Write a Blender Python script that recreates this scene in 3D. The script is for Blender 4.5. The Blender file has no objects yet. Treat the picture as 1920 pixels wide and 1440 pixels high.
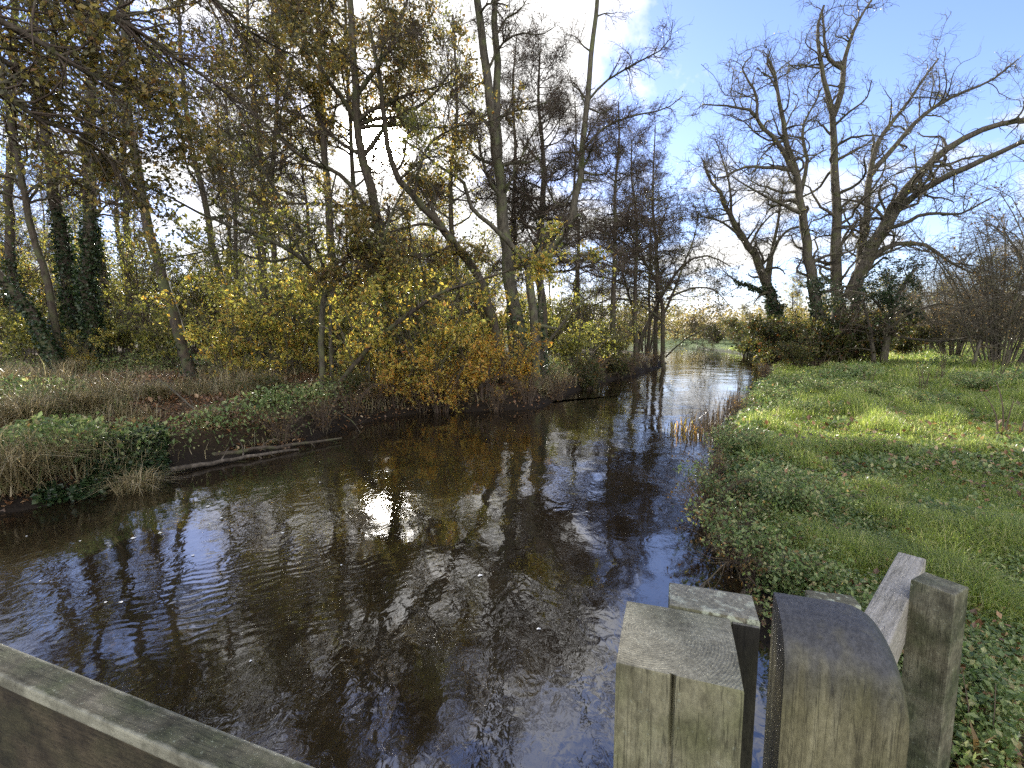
import bpy, math, random
import numpy as np
from mathutils import Vector, Matrix

R = math.radians
rng = np.random.default_rng(11)
random.seed(4)
sc = bpy.context.scene
col = sc.collection

# ------------------------------------------------------------------ camera
FPX, CX, CY, PITCH, CAMZ = 880.0, 960.0, 720.0, R(6.16), 2.2
cp, sp_ = math.cos(PITCH), math.sin(PITCH)
def ray(px, py):
    x = (px - CX) / FPX; d = (py - CY) / FPX
    return np.array([x, cp - d * sp_, -sp_ - d * cp])
def on_z(px, py, z=0.0):
    r = ray(px, py); t = (z - CAMZ) / r[2]
    return np.array([0, 0, CAMZ]) + r * t
def at(px, py, Y):
    r = ray(px, py); t = Y / r[1]
    return np.array([0, 0, CAMZ]) + r * t

cd = bpy.data.cameras.new("camera"); cam = bpy.data.objects.new("camera", cd); col.objects.link(cam)
cam.location = (0, 0, CAMZ); cam.rotation_euler = (R(90) - PITCH, 0, 0)
cd.sensor_width = 36; cd.lens = 36 * FPX / 1920; cd.clip_start = 0.05; cd.clip_end = 3000
sc.camera = cam

# ------------------------------------------------------------------ small maths
def norm(v):
    return v / np.maximum(np.linalg.norm(v, axis=-1, keepdims=True), 1e-9)
def sstep(a, b, x):
    t = np.clip((x - a) / (b - a), 0, 1); return t * t * (3 - 2 * t)
def vnoise(x, y, seed=0):
    x = np.asarray(x, float); y = np.asarray(y, float)
    xi = np.floor(x).astype(np.int64); yi = np.floor(y).astype(np.int64)
    fx = x - xi; fy = y - yi; fx = fx * fx * (3 - 2 * fx); fy = fy * fy * (3 - 2 * fy)
    def h(a, b):
        n = (a * 374761393 + b * 668265263 + seed * 144665) & 0x7fffffff
        n = ((n ^ (n >> 13)) * 1274126177) & 0x7fffffff
        return ((n ^ (n >> 16)) & 0xffff) / 65535.0
    return (h(xi, yi) * (1 - fx) + h(xi + 1, yi) * fx) * (1 - fy) + (h(xi, yi + 1) * (1 - fx) + h(xi + 1, yi + 1) * fx) * fy

# ------------------------------------------------------------------ object helpers
def mesh_obj(name, verts, faces, mats, parent=None, smooth=True, fmat=None):
    """faces: list of int arrays, each (n,3) or (n,4)"""
    me = bpy.data.meshes.new(name)
    verts = np.asarray(verts, np.float32)
    me.vertices.add(len(verts)); me.vertices.foreach_set("co", verts.ravel())
    tot = np.concatenate([np.full(len(f), f.shape[1], np.int32) for f in faces])
    loops = np.concatenate([np.asarray(f, np.int32).ravel() for f in faces])
    start = np.concatenate([[0], np.cumsum(tot)[:-1]]).astype(np.int32)
    me.loops.add(len(loops)); me.loops.foreach_set("vertex_index", loops)
    me.polygons.add(len(tot)); me.polygons.foreach_set("loop_start", start); me.polygons.foreach_set("loop_total", tot)
    me.polygons.foreach_set("use_smooth", np.full(len(tot), smooth, bool))
    for m in (mats if isinstance(mats, list) else [mats]): me.materials.append(m)
    if fmat is not None: me.polygons.foreach_set("material_index", np.asarray(fmat, np.int32))
    me.update(calc_edges=True)
    o = bpy.data.objects.new(name, me); col.objects.link(o)
    if parent is not None: o.parent = parent
    return o
def tag(o, label, cat, group=None):
    o["label"] = label; o["category"] = cat
    if group: o["group"] = group
    return o
def empty(name, loc, label, cat, group=None):
    o = bpy.data.objects.new(name, None); col.objects.link(o); o.location = loc; o.empty_display_size = .2
    return tag(o, label, cat, group)
def kind(o, k):
    o["kind"] = k; return o
def dup(root, loc, rz, s, label, group=None, sz=None):
    r = root.copy(); col.objects.link(r)
    r.location = loc; r.rotation_euler = (0, 0, rz); r.scale = (s, s, sz or s); r["label"] = label
    if group: r["group"] = group
    elif "group" in r: del r["group"]
    for ch in list(root.children):
        c = ch.copy(); col.objects.link(c); c.parent = r
    return r

# ------------------------------------------------------------------ materials
def new_mat(name):
    m = bpy.data.materials.new(name); m.use_nodes = True
    nt = m.node_tree; nt.nodes.clear()
    out = nt.nodes.new("ShaderNodeOutputMaterial")
    return m, nt, out
def N(nt, t, **kw):
    n = nt.nodes.new(t)
    for k, v in kw.items():
        if k.startswith("in_"): n.inputs[k[3:].replace("_", " ")].default_value = v
        else: setattr(n, k, v)
    return n
def ramp(nt, stops, interp='LINEAR'):
    n = nt.nodes.new("ShaderNodeValToRGB"); e = n.color_ramp.elements; n.color_ramp.interpolation = interp
    e[0].position, e[0].color = stops[0][0], (*stops[0][1], 1)
    e[1].position, e[1].color = stops[-1][0], (*stops[-1][1], 1)
    for p, c in stops[1:-1]:
        x = e.new(p); x.color = (*c, 1)
    return n
def leaf_mat(name, stops, trans=.5, rough=.38, spec=.5):
    m, nt, out = new_mat(name); L = nt.links.new
    g = N(nt, "ShaderNodeNewGeometry"); r = ramp(nt, stops); L(g.outputs["Random Per Island"], r.inputs[0])
    p = N(nt, "ShaderNodeBsdfPrincipled"); p.inputs["Roughness"].default_value = rough; p.inputs["Specular IOR Level"].default_value = spec
    L(r.outputs[0], p.inputs["Base Color"])
    t = N(nt, "ShaderNodeBsdfTranslucent")
    hs = N(nt, "ShaderNodeHueSaturation"); hs.inputs["Saturation"].default_value = 1.12; hs.inputs["Value"].default_value = 1.5
    L(r.outputs[0], hs.inputs["Color"]); L(hs.outputs[0], t.inputs[0])
    mx = N(nt, "ShaderNodeMixShader"); mx.inputs[0].default_value = trans
    L(p.outputs[0], mx.inputs[1]); L(t.outputs[0], mx.inputs[2]); L(mx.outputs[0], out.inputs[0])
    return m
def bark_mat(name, c1, c2, c3, scale=6.0, bump=.5, moss=None):
    m, nt, out = new_mat(name); L = nt.links.new
    tc = N(nt, "ShaderNodeTexCoord"); mp = N(nt, "ShaderNodeMapping"); mp.inputs["Scale"].default_value = (1, 1, .25)
    L(tc.outputs["Object"], mp.inputs[0])
    n1 = N(nt, "ShaderNodeTexNoise"); n1.inputs["Scale"].default_value = scale * 3; n1.inputs["Detail"].default_value = 6; L(mp.outputs[0], n1.inputs["Vector"])
    n2 = N(nt, "ShaderNodeTexNoise"); n2.inputs["Scale"].default_value = scale * .5; n2.inputs["Detail"].default_value = 4; L(tc.outputs["Object"], n2.inputs["Vector"])
    r1 = ramp(nt, [(.3, c1), (.7, c2)]); L(n1.outputs[0], r1.inputs[0])
    r2 = ramp(nt, [(.48, (0, 0, 0)), (.66, (1, 1, 1))]); L(n2.outputs[0], r2.inputs[0])
    mx = N(nt, "ShaderNodeMix", data_type='RGBA'); L(r2.outputs[0], mx.inputs[0]); L(r1.outputs[0], mx.inputs[6]); mx.inputs[7].default_value = (*c3, 1)
    p = N(nt, "ShaderNodeBsdfPrincipled"); p.inputs["Roughness"].default_value = .85; p.inputs["Specular IOR Level"].default_value = .25
    L(mx.outputs[2], p.inputs["Base Color"])
    b = N(nt, "ShaderNodeBump"); b.inputs["Strength"].default_value = bump; b.inputs["Distance"].default_value = .03
    L(n1.outputs[0], b.inputs["Height"]); L(b.outputs[0], p.inputs["Normal"])
    L(p.outputs[0], out.inputs[0])
    return m

BARK = bark_mat("bark_brown", (.03, .023, .017), (.095, .075, .056), (.075, .08, .038), bump=1.0)
BARKG = bark_mat("bark_grey", (.04, .034, .026), (.135, .115, .09), (.10, .10, .05), bump=.9)
BARKL = bark_mat("bark_lichen", (.035, .03, .022), (.12, .105, .08), (.11, .12, .055), bump=.9)
TWIG = bark_mat("twig_brown", (.055, .04, .03), (.11, .08, .062), (.1, .09, .06))
TWIGG = bark_mat("twig_grey", (.07, .058, .044), (.14, .12, .092), (.12, .115, .065))
TWIGR = bark_mat("twig_red", (.06, .043, .032), (.13, .095, .07), (.1, .085, .055))
OLIVE = leaf_mat("oak_leaves", [(0, (.05, .048, .022)), (.35, (.12, .11, .04)), (.6, (.21, .18, .06)), (.8, (.33, .24, .07)), (.9, (.20, .10, .035)), (1, (.40, .34, .12))], trans=.5)
GREENY = leaf_mat("green_yellow_leaves", [(0, (.06, .075, .025)), (.4, (.16, .175, .05)), (.75, (.31, .30, .075)), (.92, (.42, .34, .08)), (1, (.45, .43, .2))], trans=.5)
YELLOW = leaf_mat("yellow_leaves", [(0, (.06, .07, .03)), (.25, (.20, .22, .06)), (.5, (.42, .40, .11)), (.75, (.62, .52, .15)), (.9, (.62, .42, .11)), (1, (.34, .17, .06))], trans=.62)
ORANGE = leaf_mat("orange_leaves", [(0, (.16, .15, .05)), (.35, (.42, .35, .09)), (.68, (.64, .47, .12)), (.88, (.62, .34, .08)), (1, (.36, .15, .05))], trans=.62)
CONE = leaf_mat("alder_cones", [(0, (.03, .022, .016)), (1, (.09, .06, .04))], trans=.15)
RUSSET = leaf_mat("russet_leaves", [(0, (.08, .06, .03)), (.5, (.17, .11, .045)), (1, (.26, .16, .06))])
IVY = leaf_mat("ivy_leaves", [(0, (.012, .028, .012)), (.6, (.03, .055, .02)), (1, (.06, .085, .03))], trans=.2, rough=.35, spec=.5)
NETTLE = leaf_mat("nettle_leaves", [(0, (.06, .10, .035)), (.4, (.14, .20, .065)), (.75, (.25, .31, .12)), (.92, (.36, .36, .17)), (1, (.32, .2, .09))], trans=.45)
GRASS = leaf_mat("grass_blades", [(0, (.12, .17, .04)), (.5, (.26, .33, .08)), (.85, (.39, .42, .14)), (1, (.50, .45, .25))], trans=.55, rough=.4)
STRAW = leaf_mat("straw_blades", [(0, (.09, .11, .04)), (.25, (.16, .13, .07)), (.6, (.3, .24, .13)), (.85, (.44, .37, .23)), (1, (.12, .16, .05))], trans=.4)
LITTER = leaf_mat("leaf_litter", [(0, (.06, .035, .02)), (.5, (.17, .085, .04)), (.85, (.28, .15, .07)), (1, (.4, .3, .18))], trans=.2)
REED = leaf_mat("reed_stems", [(0, (.06, .045, .03)), (.6, (.15, .11, .06)), (1, (.28, .2, .1))], trans=.2)

# ------------------------------------------------------------------ river course
Lpx = [(0, 962), (100, 946), (180, 928), (250, 906), (340, 880), (450, 860), (560, 842), (625, 812), (700, 785), (770, 775), (850, 770), (950, 772), (1030, 760), (1062, 738), (1110, 722), (1180, 706), (1238, 690), (1252, 676)]
Rpx = [(1440, 1180), (1400, 1095), (1350, 1020), (1312, 960), (1318, 900), (1338, 840), (1366, 790), (1398, 745), (1432, 708), (1442, 690), (1432, 672)]
Lw = [np.array([-16, -14.0]), np.array([-11, -4.0]), np.array([-8.3, 2.0])] + [on_z(*p)[:2] for p in Lpx] + [np.array([13.5, 52.0]), np.array([11, 66.0]), np.array([0, 74.0]), np.array([-14, 78.0])]
Rw = [np.array([0.5, -14.0]), np.array([1.5, -3.0]), np.array([1.75, 1.6])] + [on_z(*p)[:2] for p in Rpx] + [np.array([24, 50.0]), np.array([27, 62.0]), np.array([22, 76.0]), np.array([6, 84.0]), np.array([-14, 90.0])]
def smooth_poly(P, it=2):
    P = np.array(P)
    for _ in range(it):
        Q = [P[0]]
        for a, b in zip(P[:-1], P[1:]): Q += [a * .75 + b * .25, a * .25 + b * .75]
        Q.append(P[-1]); P = np.array(Q)
    return P
Lw = smooth_poly(Lw); Rw = smooth_poly(Rw)
def wob(P, amp, seed):
    s = np.concatenate([[0], np.cumsum(np.linalg.norm(np.diff(P, axis=0), axis=1))])
    n = int(s[-1] / .5); u = np.linspace(0, s[-1], n)
    Q = np.stack([np.interp(u, s, P[:, 0]), np.interp(u, s, P[:, 1])], 1)
    Q[:, 0] += (vnoise(u * 1.1, u * 0, seed) - .5) * amp; Q[:, 1] += (vnoise(u * 1.1, u * 0 + 9, seed) - .5) * amp
    return Q
Lw = wob(Lw, .35, 3); Rw = wob(Rw, .3, 5)
POLY = np.vstack([Lw, Rw[::-1]])
def seg_dist(x, y, P):
    best = np.full(x.shape, 1e9)
    A = P[:-1]; B = P[1:]
    for a, b in zip(A, B):
        d = b - a; t = np.clip(((x - a[0]) * d[0] + (y - a[1]) * d[1]) / (d @ d + 1e-12), 0, 1)
        dx = x - a[0] - t * d[0]; dy = y - a[1] - t * d[1]
        best = np.minimum(best, dx * dx + dy * dy)
    return np.sqrt(best)
def inside(x, y, P):
    c = np.zeros(x.shape, bool); n = len(P)
    for i in range(n):
        a = P[i]; b = P[(i + 1) % n]
        if a[1] == b[1]: continue
        m = ((a[1] > y) != (b[1] > y)) & (x < (b[0] - a[0]) * (y - a[1]) / (b[1] - a[1]) + a[0])
        c ^= m
    return c
def river(x, y):
    """signed distance to the water's edge (land positive) and True on the right-hand land"""
    x = np.atleast_1d(np.asarray(x, float)); y = np.atleast_1d(np.asarray(y, float))
    dl = seg_dist(x, y, Lw); dr = seg_dist(x, y, Rw); ins = inside(x, y, POLY)
    d = np.minimum(dl, dr); return np.where(ins, -d, d), dr < dl
def height_from(x, y, d, right):
    nz = (vnoise(x * .5, y * .5, 1) - .5) * .22 + (vnoise(x * 1.7, y * 1.7, 2) - .5) * .10
    dl = np.maximum(d, 0)
    wl = .35 + .5 * vnoise(x * .4, y * .4, 8)
    shelf = sstep(.0, .5, (1 - np.clip(np.hypot(x + 4.3, y - 8.6) / 1.6, 0, 1)))
    hl = (.07 + .40 * sstep(0 + .7 * shelf, 1, dl / wl)) * sstep(0, .12, dl) + .25 * sstep(.5, 4, dl) + .018 * np.minimum(dl, 25)
    hr = .30 * sstep(0, .55, dl) + .16 * sstep(.4, 4, dl) + .030 * np.minimum(dl, 16)
    h = np.where(right, hr, hl) + nz * sstep(.1, 1.5, dl)
    bed = -.7 * sstep(0, 1.2, -d) - .02
    return np.where(d > 0, np.maximum(h, .02), bed)
def ground_z(x, y):
    d, r = river(x, y)
    return height_from(np.atleast_1d(np.asarray(x, float)), np.atleast_1d(np.asarray(y, float)), d, r)
def gz(x, y): return float(ground_z(x, y)[0])

def axis(lo, hi, step, far, g=1.16):
    c = list(np.arange(lo, hi + 1e-6, step)); s = step
    while c[-1] < far: s *= g; c.append(c[-1] + s)
    s = step
    while c[0] > -far: s *= g; c.insert(0, c[0] - s)
    return np.array(c)
xs = axis(-13, 16, .14, 900); ys = axis(-2, 34, .16, 900)
GX, GY = np.meshgrid(xs, ys); gx, gy = GX.ravel(), GY.ravel()
gd, gr = river(gx, gy); gh = height_from(gx, gy, gd, gr)
far = np.maximum(np.hypot(gx, gy) - 120, 0); gh = np.where(gd > 0, gh + far * .012, gh)
nx, ny = len(xs), len(ys); idx = np.arange(nx * ny).reshape(ny, nx)
gf = np.stack([idx[:-1, :-1], idx[:-1, 1:], idx[1:, 1:], idx[1:, :-1]], -1).reshape(-1, 4)

m, nt, out = new_mat("earth_and_turf"); L = nt.links.new
GROUND = m
tc = N(nt, "ShaderNodeTexCoord")
at_ = N(nt, "ShaderNodeAttribute"); at_.attribute_name = "turf"
n1 = N(nt, "ShaderNodeTexNoise"); n1.inputs["Scale"].default_value = 1.3; n1.inputs["Detail"].default_value = 8; L(tc.outputs["Object"], n1.inputs["Vector"])
n2 = N(nt, "ShaderNodeTexNoise"); n2.inputs["Scale"].default_value = 14; n2.inputs["Detail"].default_value = 6; L(tc.outputs["Object"], n2.inputs["Vector"])
litter = ramp(nt, [(.3, (.028, .02, .012)), (.5, (.075, .045, .025)), (.62, (.06, .055, .022)), (.75, (.13, .08, .045))]); L(n2.outputs[0], litter.inputs[0])
turf = ramp(nt, [(.3, (.045, .07, .018)), (.55, (.085, .13, .035)), (.75, (.13, .15, .05))]); L(n2.outputs[0], turf.inputs[0])
ad = N(nt, "ShaderNodeMath", operation='ADD'); L(at_.outputs["Fac"], ad.inputs[0]); L(n1.outputs[0], ad.inputs[1])
rr = ramp(nt, [(.85, (0, 0, 0)), (1.0, (1, 1, 1))]); 
sb = N(nt, "ShaderNodeMath", operation='MULTIPLY'); sb.inputs[1].default_value = .7; L(ad.outputs[0], sb.inputs[0]); L(sb.outputs[0], rr.inputs[0])
rr.color_ramp.elements[0].position = .5; rr.color_ramp.elements[1].position = .72
mx = N(nt, "ShaderNodeMix", data_type='RGBA'); L(rr.outputs[0], mx.inputs[0]); L(litter.outputs[0], mx.inputs[6]); L(turf.outputs[0], mx.inputs[7])
mud = N(nt, "ShaderNodeAttribute"); mud.attribute_name = "mud"
mx2 = N(nt, "ShaderNodeMix", data_type='RGBA'); L(mud.outputs["Fac"], mx2.inputs[0]); L(mx.outputs[2], mx2.inputs[6]); mx2.inputs[7].default_value = (.014, .010, .007, 1)  # mud at the water's edge, blackened further: undercut shade put into its colour
p = N(nt, "ShaderNodeBsdfPrincipled"); p.inputs["Roughness"].default_value = .9; p.inputs["Specular IOR Level"].default_value = .2
L(mx2.outputs[2], p.inputs["Base Color"])
b = N(nt, "ShaderNodeBump"); b.inputs["Strength"].default_value = .9; b.inputs["Distance"].default_value = .06; L(n2.outputs[0], b.inputs["Height"]); L(b.outputs[0], p.inputs["Normal"])
L(p.outputs[0], out.inputs[0])
ground = kind(mesh_obj("ground", np.stack([gx, gy, gh], 1), [gf], GROUND), "structure")
a = ground.data.attributes.new("turf", 'FLOAT', 'POINT')
turfv = np.where(gr, sstep(.2, 1.6, gd), np.where(gy > 40, .6, .12 * sstep(2, 5, gd)) * 1.0)
turfv = np.where((gy > 45) & (gx > 6), 1.0, turfv)
a.data.foreach_set("value", turfv.astype(np.float32))
a = ground.data.attributes.new("mud", 'FLOAT', 'POINT'); a.data.foreach_set("value", (1 - sstep(.2, .9, gd)).astype(np.float32))

# ------------------------------------------------------------------ water
def offset_poly(P, s):
    t = np.gradient(P, axis=0); t /= np.linalg.norm(t, axis=1, keepdims=True)
    return P + s * np.stack([-t[:, 1], t[:, 0]], 1)
def resamp(P, n):
    s = np.concatenate([[0], np.cumsum(np.linalg.norm(np.diff(P, axis=0), axis=1))]); u = np.linspace(0, s[-1], n)
    return np.stack([np.interp(u, s, P[:, 0]), np.interp(u, s, P[:, 1])], 1)
wl_, wr_ = resamp(offset_poly(Lw, .5), 160), resamp(offset_poly(Rw, -.5), 160)
NC = 12
wv = np.array([[*(wl_[i] * (1 - j / (NC - 1)) + wr_[i] * j / (NC - 1)), 0.0] for i in range(160) for j in range(NC)])
wi = np.arange(160 * NC).reshape(160, NC)
wf = np.stack([wi[:-1, :-1], wi[:-1, 1:], wi[1:, 1:], wi[1:, :-1]], -1).reshape(-1, 4)
m, nt, out = new_mat("river_water"); L = nt.links.new
WATER = m
tc = N(nt, "ShaderNodeTexCoord")
def noise(scale, detail, sx=1, sy=1, rot=0, dist=0.0):
    mp = N(nt, "ShaderNodeMapping"); mp.inputs["Scale"].default_value = (sx, sy, 1); mp.inputs["Rotation"].default_value = (0, 0, rot)
    L(tc.outputs["Object"], mp.inputs[0])
    n = N(nt, "ShaderNodeTexNoise"); n.inputs["Scale"].default_value = scale; n.inputs["Detail"].default_value = detail; n.inputs["Distortion"].default_value = dist
    L(mp.outputs[0], n.inputs["Vector"]); return n
def mth(op, a, b):
    n = N(nt, "ShaderNodeMath", operation=op)
    for i, v in enumerate((a, b)):
        if isinstance(v, (int, float)): n.inputs[i].default_value = v
        else: L(v, n.inputs[i])
    return n.outputs[0]
big = noise(.9, 2, 1, .7, R(15)); mid = noise(4.5, 2, 1, .8, R(-20), .6); fine = noise(15, 2, 1, .7, R(-25), .8)
msk = noise(.45, 2); mr = ramp(nt, [(.38, (.15, .15, .15)), (.6, (1.25, 1.25, 1.25))]); L(msk.outputs[0], mr.inputs[0])
wav = N(nt, "ShaderNodeTexWave"); wav.bands_direction = 'X'; wav.inputs["Scale"].default_value = 3.0; wav.inputs["Distortion"].default_value = 7; wav.inputs["Detail"].default_value = 2; wav.inputs["Detail Scale"].default_value = 1.2
mpw = N(nt, "ShaderNodeMapping"); mpw.inputs["Rotation"].default_value = (0, 0, R(62)); L(tc.outputs["Object"], mpw.inputs[0]); L(mpw.outputs[0], wav.inputs["Vector"])
# a patch of steeper wavelets where the current breaks
geo = N(nt, "ShaderNodeSeparateXYZ"); L(tc.outputs["Object"], geo.inputs[0])
dx = mth('SUBTRACT', geo.outputs[0], -2.3); dy = mth('SUBTRACT', geo.outputs[1], 3.9)
rr2 = mth('ADD', mth('MULTIPLY', mth('MULTIPLY', dx, dx), .5), mth('MULTIPLY', dy, dy))
patch = mth('POWER', 2.718, mth('MULTIPLY', rr2, -2.2))
h = mth('ADD', mth('MULTIPLY', big.outputs[0], .022), mth('MULTIPLY', mth('MULTIPLY', mid.outputs[0], .0046), mr.outputs[0]))
h = mth('ADD', h, mth('MULTIPLY', mth('MULTIPLY', fine.outputs[0], .0014), mr.outputs[0]))
h = mth('ADD', h, mth('MULTIPLY', mth('MULTIPLY', wav.outputs["Fac"], .0012), patch))
bmp = N(nt, "ShaderNodeBump"); bmp.inputs["Strength"].default_value = 1.0; bmp.inputs["Distance"].default_value = 1.0; L(h, bmp.inputs["Height"])
p = N(nt, "ShaderNodeBsdfPrincipled")
sed = noise(.6, 4); sr = ramp(nt, [(.3, (.007, .005, .003)), (.7, (.02, .014, .008))]); L(sed.outputs[0], sr.inputs[0]); L(sr.outputs[0], p.inputs["Base Color"])
p.inputs["Roughness"].default_value = .035; p.inputs["IOR"].default_value = 1.8; p.inputs["Specular IOR Level"].default_value = 1.0
L(bmp.outputs[0], p.inputs["Normal"]); L(p.outputs[0], out.inputs[0])
kind(mesh_obj("water", wv, [wf], WATER), "structure")

# ------------------------------------------------------------------ plants: tubes, branching, leaves
def tubes(chains, sides):
    V, Fc, o = [], [], 0
    for (P, Rd) in chains:
        n, K, _ = P.shape
        T = norm(np.gradient(P, axis=1))
        ref = np.where(np.abs(norm(P[:, -1] - P[:, 0])[:, 2:3]) > .7, np.array([[1., .3, 0]]), np.array([[.1, .2, 1.]]))[:, None, :]
        n1 = norm(np.cross(T, ref)); n2 = np.cross(T, n1)
        ang = np.arange(sides) * 2 * np.pi / sides
        ring = P[:, :, None, :] + Rd[:, :, None, None] * (np.cos(ang)[None, None, :, None] * n1[:, :, None, :] + np.sin(ang)[None, None, :, None] * n2[:, :, None, :])
        V.append(ring.reshape(-1, 3))
        i = np.arange(n * K * sides).reshape(n, K, sides) + o
        a = i[:, :-1, :]; b = i[:, 1:, :]
        Fc.append(np.stack([a, np.roll(a, -1, 2), np.roll(b, -1, 2), b], -1).reshape(-1, 4)); o += n * K * sides
    return np.vstack(V), np.vstack(Fc)
def spline(C, K):
    C = np.asarray(C, float); n = len(C)
    if n == 2: return C[0] + (C[1] - C[0]) * np.linspace(0, 1, K)[:, None]
    Q = np.vstack([2 * C[0] - C[1], C, 2 * C[-1] - C[-2]]); fine = []
    for i in range(n - 1):
        p0, p1, p2, p3 = Q[i], Q[i + 1], Q[i + 2], Q[i + 3]
        t = np.linspace(0, 1, 12, endpoint=False)[:, None]
        fine.append(.5 * (2 * p1 + (p2 - p0) * t + (2 * p0 - 5 * p1 + 4 * p2 - p3) * t ** 2 + (3 * p1 - p0 - 3 * p2 + p3) * t ** 3))
    fine.append(C[-1:]); F_ = np.vstack(fine)
    s = np.concatenate([[0], np.cumsum(np.linalg.norm(np.diff(F_, axis=0), axis=1))]); u = np.linspace(0, s[-1], K)
    return np.stack([np.interp(u, s, F_[:, k]) for k in range(3)], 1)
def limb3(pts, r0, r1, K=16, w=.5, power=1.0):
    P = spline(pts, K); u = np.linspace(0, 1, K)
    Rd = r0 + (r1 - r0) * u ** power
    P = P + rng.normal(0, 1, P.shape) * (Rd * w * .35)[:, None] * (u > 0)[:, None]
    return P[None], Rd[None]
def limb(px, Y, r0, r1, K=16, w=.6, power=1.0):
    """px: photo points; Y: one distance or (first, last)"""
    Y0, Y1 = (Y, Y) if not isinstance(Y, tuple) else Y
    n = len(px); pts = [at(x, y, Y0 + (Y1 - Y0) * i / (n - 1)) for i, (x, y) in enumerate(px)]
    return limb3(pts, r0, r1, K, w, power)
def segs(chains, t0=0.0, t1=1.0):
    A, B, RA, RB, T = [], [], [], [], []
    for P, Rd in chains:
        n, K, _ = P.shape; t = np.linspace(0, 1, K)[:-1]; k = (t >= t0 - 1e-6) & (t <= t1)
        A.append(P[:, :-1][:, k].reshape(-1, 3)); B.append(P[:, 1:][:, k].reshape(-1, 3))
        RA.append(Rd[:, :-1][:, k].ravel()); RB.append(Rd[:, 1:][:, k].ravel()); T.append(np.tile(t[k], n))
    return [np.concatenate(z) for z in (A, B, RA, RB, T)]
def pick(S, n, rpow=0.0, zmin=None):
    A, B, RA, RB, T = S
    w = np.linalg.norm(B - A, axis=1) * np.maximum(RA, .002) ** rpow
    if zmin is not None: w = w * (A[:, 2] > zmin)
    i = rng.choice(len(A), n, p=w / w.sum()); u = rng.random((n, 1))
    return A[i] + (B[i] - A[i]) * u, norm(B[i] - A[i]), RA[i] * (1 - u[:, 0]) + RB[i] * u[:, 0], T[i]
def grow(chains, n, L, ang=(35, 75), ratio=.55, K=6, t0=.2, t1=1., jit=.18, trop=0., flat=1., taper=.5, rmin=.004, rmax=.2, tip=.25, bias=None, rpow=0., zmin=None, lean=None):
    if n <= 0: return (np.zeros((0, K, 3)), np.zeros((0, K)))
    base, tan, r, t = pick(segs(chains, t0, t1), n, rpow, zmin)
    v = rng.normal(0, 1, (n, 3)); v[:, 2] *= flat
    if bias is not None: v += np.asarray(bias)
    v -= (v * tan).sum(1, keepdims=True) * tan; v = norm(v)
    a = np.radians(rng.uniform(*ang, (n, 1)))
    d = norm(np.cos(a) * tan + np.sin(a) * v)
    Ln = rng.uniform(*L, n) * (1 - taper * t)
    P = np.zeros((n, K, 3)); P[:, 0] = base; mom = np.zeros((n, 3))
    for k in range(1, K):
        mom = .5 * mom + rng.normal(0, jit, (n, 3))
        d = d + mom; d[:, 2] += trop / K
        if lean is not None: d += np.asarray(lean) / K
        d = norm(d); P[:, k] = P[:, k - 1] + d * (Ln / (K - 1))[:, None]
    r0 = np.clip(r * ratio, rmin, rmax)
    Rd = r0[:, None] * (1 - (1 - tip) * np.linspace(0, 1, K)[None])
    return P, np.maximum(Rd, rmin * .6)
def leaf_geo(pos, size, up=.35, aspect=.55, dirs=None, fold=.25):
    n = len(pos)
    d = rng.normal(0, 1, (n, 3)) if dirs is None else dirs + rng.normal(0, .5, (n, 3))
    d[:, 2] -= .35; d = norm(d)
    nr = rng.normal(0, 1, (n, 3)); nr[:, 2] += up * 3; s = norm(np.cross(d, nr)); nn = np.cross(s, d)
    l = (rng.uniform(.4, 1.3, n) * size)[:, None]; w = l * aspect * .5
    V = np.stack([pos, pos + d * l * .5 + s * w + nn * w * fold, pos + d * l, pos + d * l * .5 - s * w + nn * w * fold], 1).reshape(-1, 3)
    i = np.arange(n)[:, None] * 4
    return V, np.vstack([i + [0, 1, 2], i + [0, 2, 3]])
def leaf_on(chains, n, size, off=.05, t0=.1, **kw):
    pos, tan, r, t = pick(segs(chains, t0), n)
    return leaf_geo(pos + rng.normal(0, off, pos.shape), size, **kw)
def clumpy(chains, n, size, cell=1.1, keep=.5, seed=1, **kw):
    """leaves gathered in clumps: whole pockets of the crown stay bare"""
    pos, tan, r, t = pick(segs(chains, .1), int(n / max(keep, .1)))
    q = vnoise(pos[:, 0] / cell + pos[:, 2] / cell * .7, pos[:, 1] / cell + pos[:, 2] / cell, seed)
    pos = pos[q > np.quantile(q, 1 - keep)]
    return leaf_geo(pos + rng.normal(0, .05, pos.shape), size, **kw)
def ivy_on(chains, n, zlo, zhi, size=.09, t1=1.0):
    S = segs(chains, 0, t1); pos, tan, r, t = pick(S, n * 2)
    k = (pos[:, 2] > zlo) & (pos[:, 2] < zhi - (zhi - zlo) * .5 * rng.random(len(pos)) ** 2); pos, tan, r = pos[k][:n], tan[k][:n], r[k][:n]
    v = rng.normal(0, 1, pos.shape); v -= (v * tan).sum(1, keepdims=True) * tan; v = norm(v)
    return leaf_geo(pos + v * (r + np.abs(rng.normal(.03, .06, len(r))))[:, None], size, aspect=.85)

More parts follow.
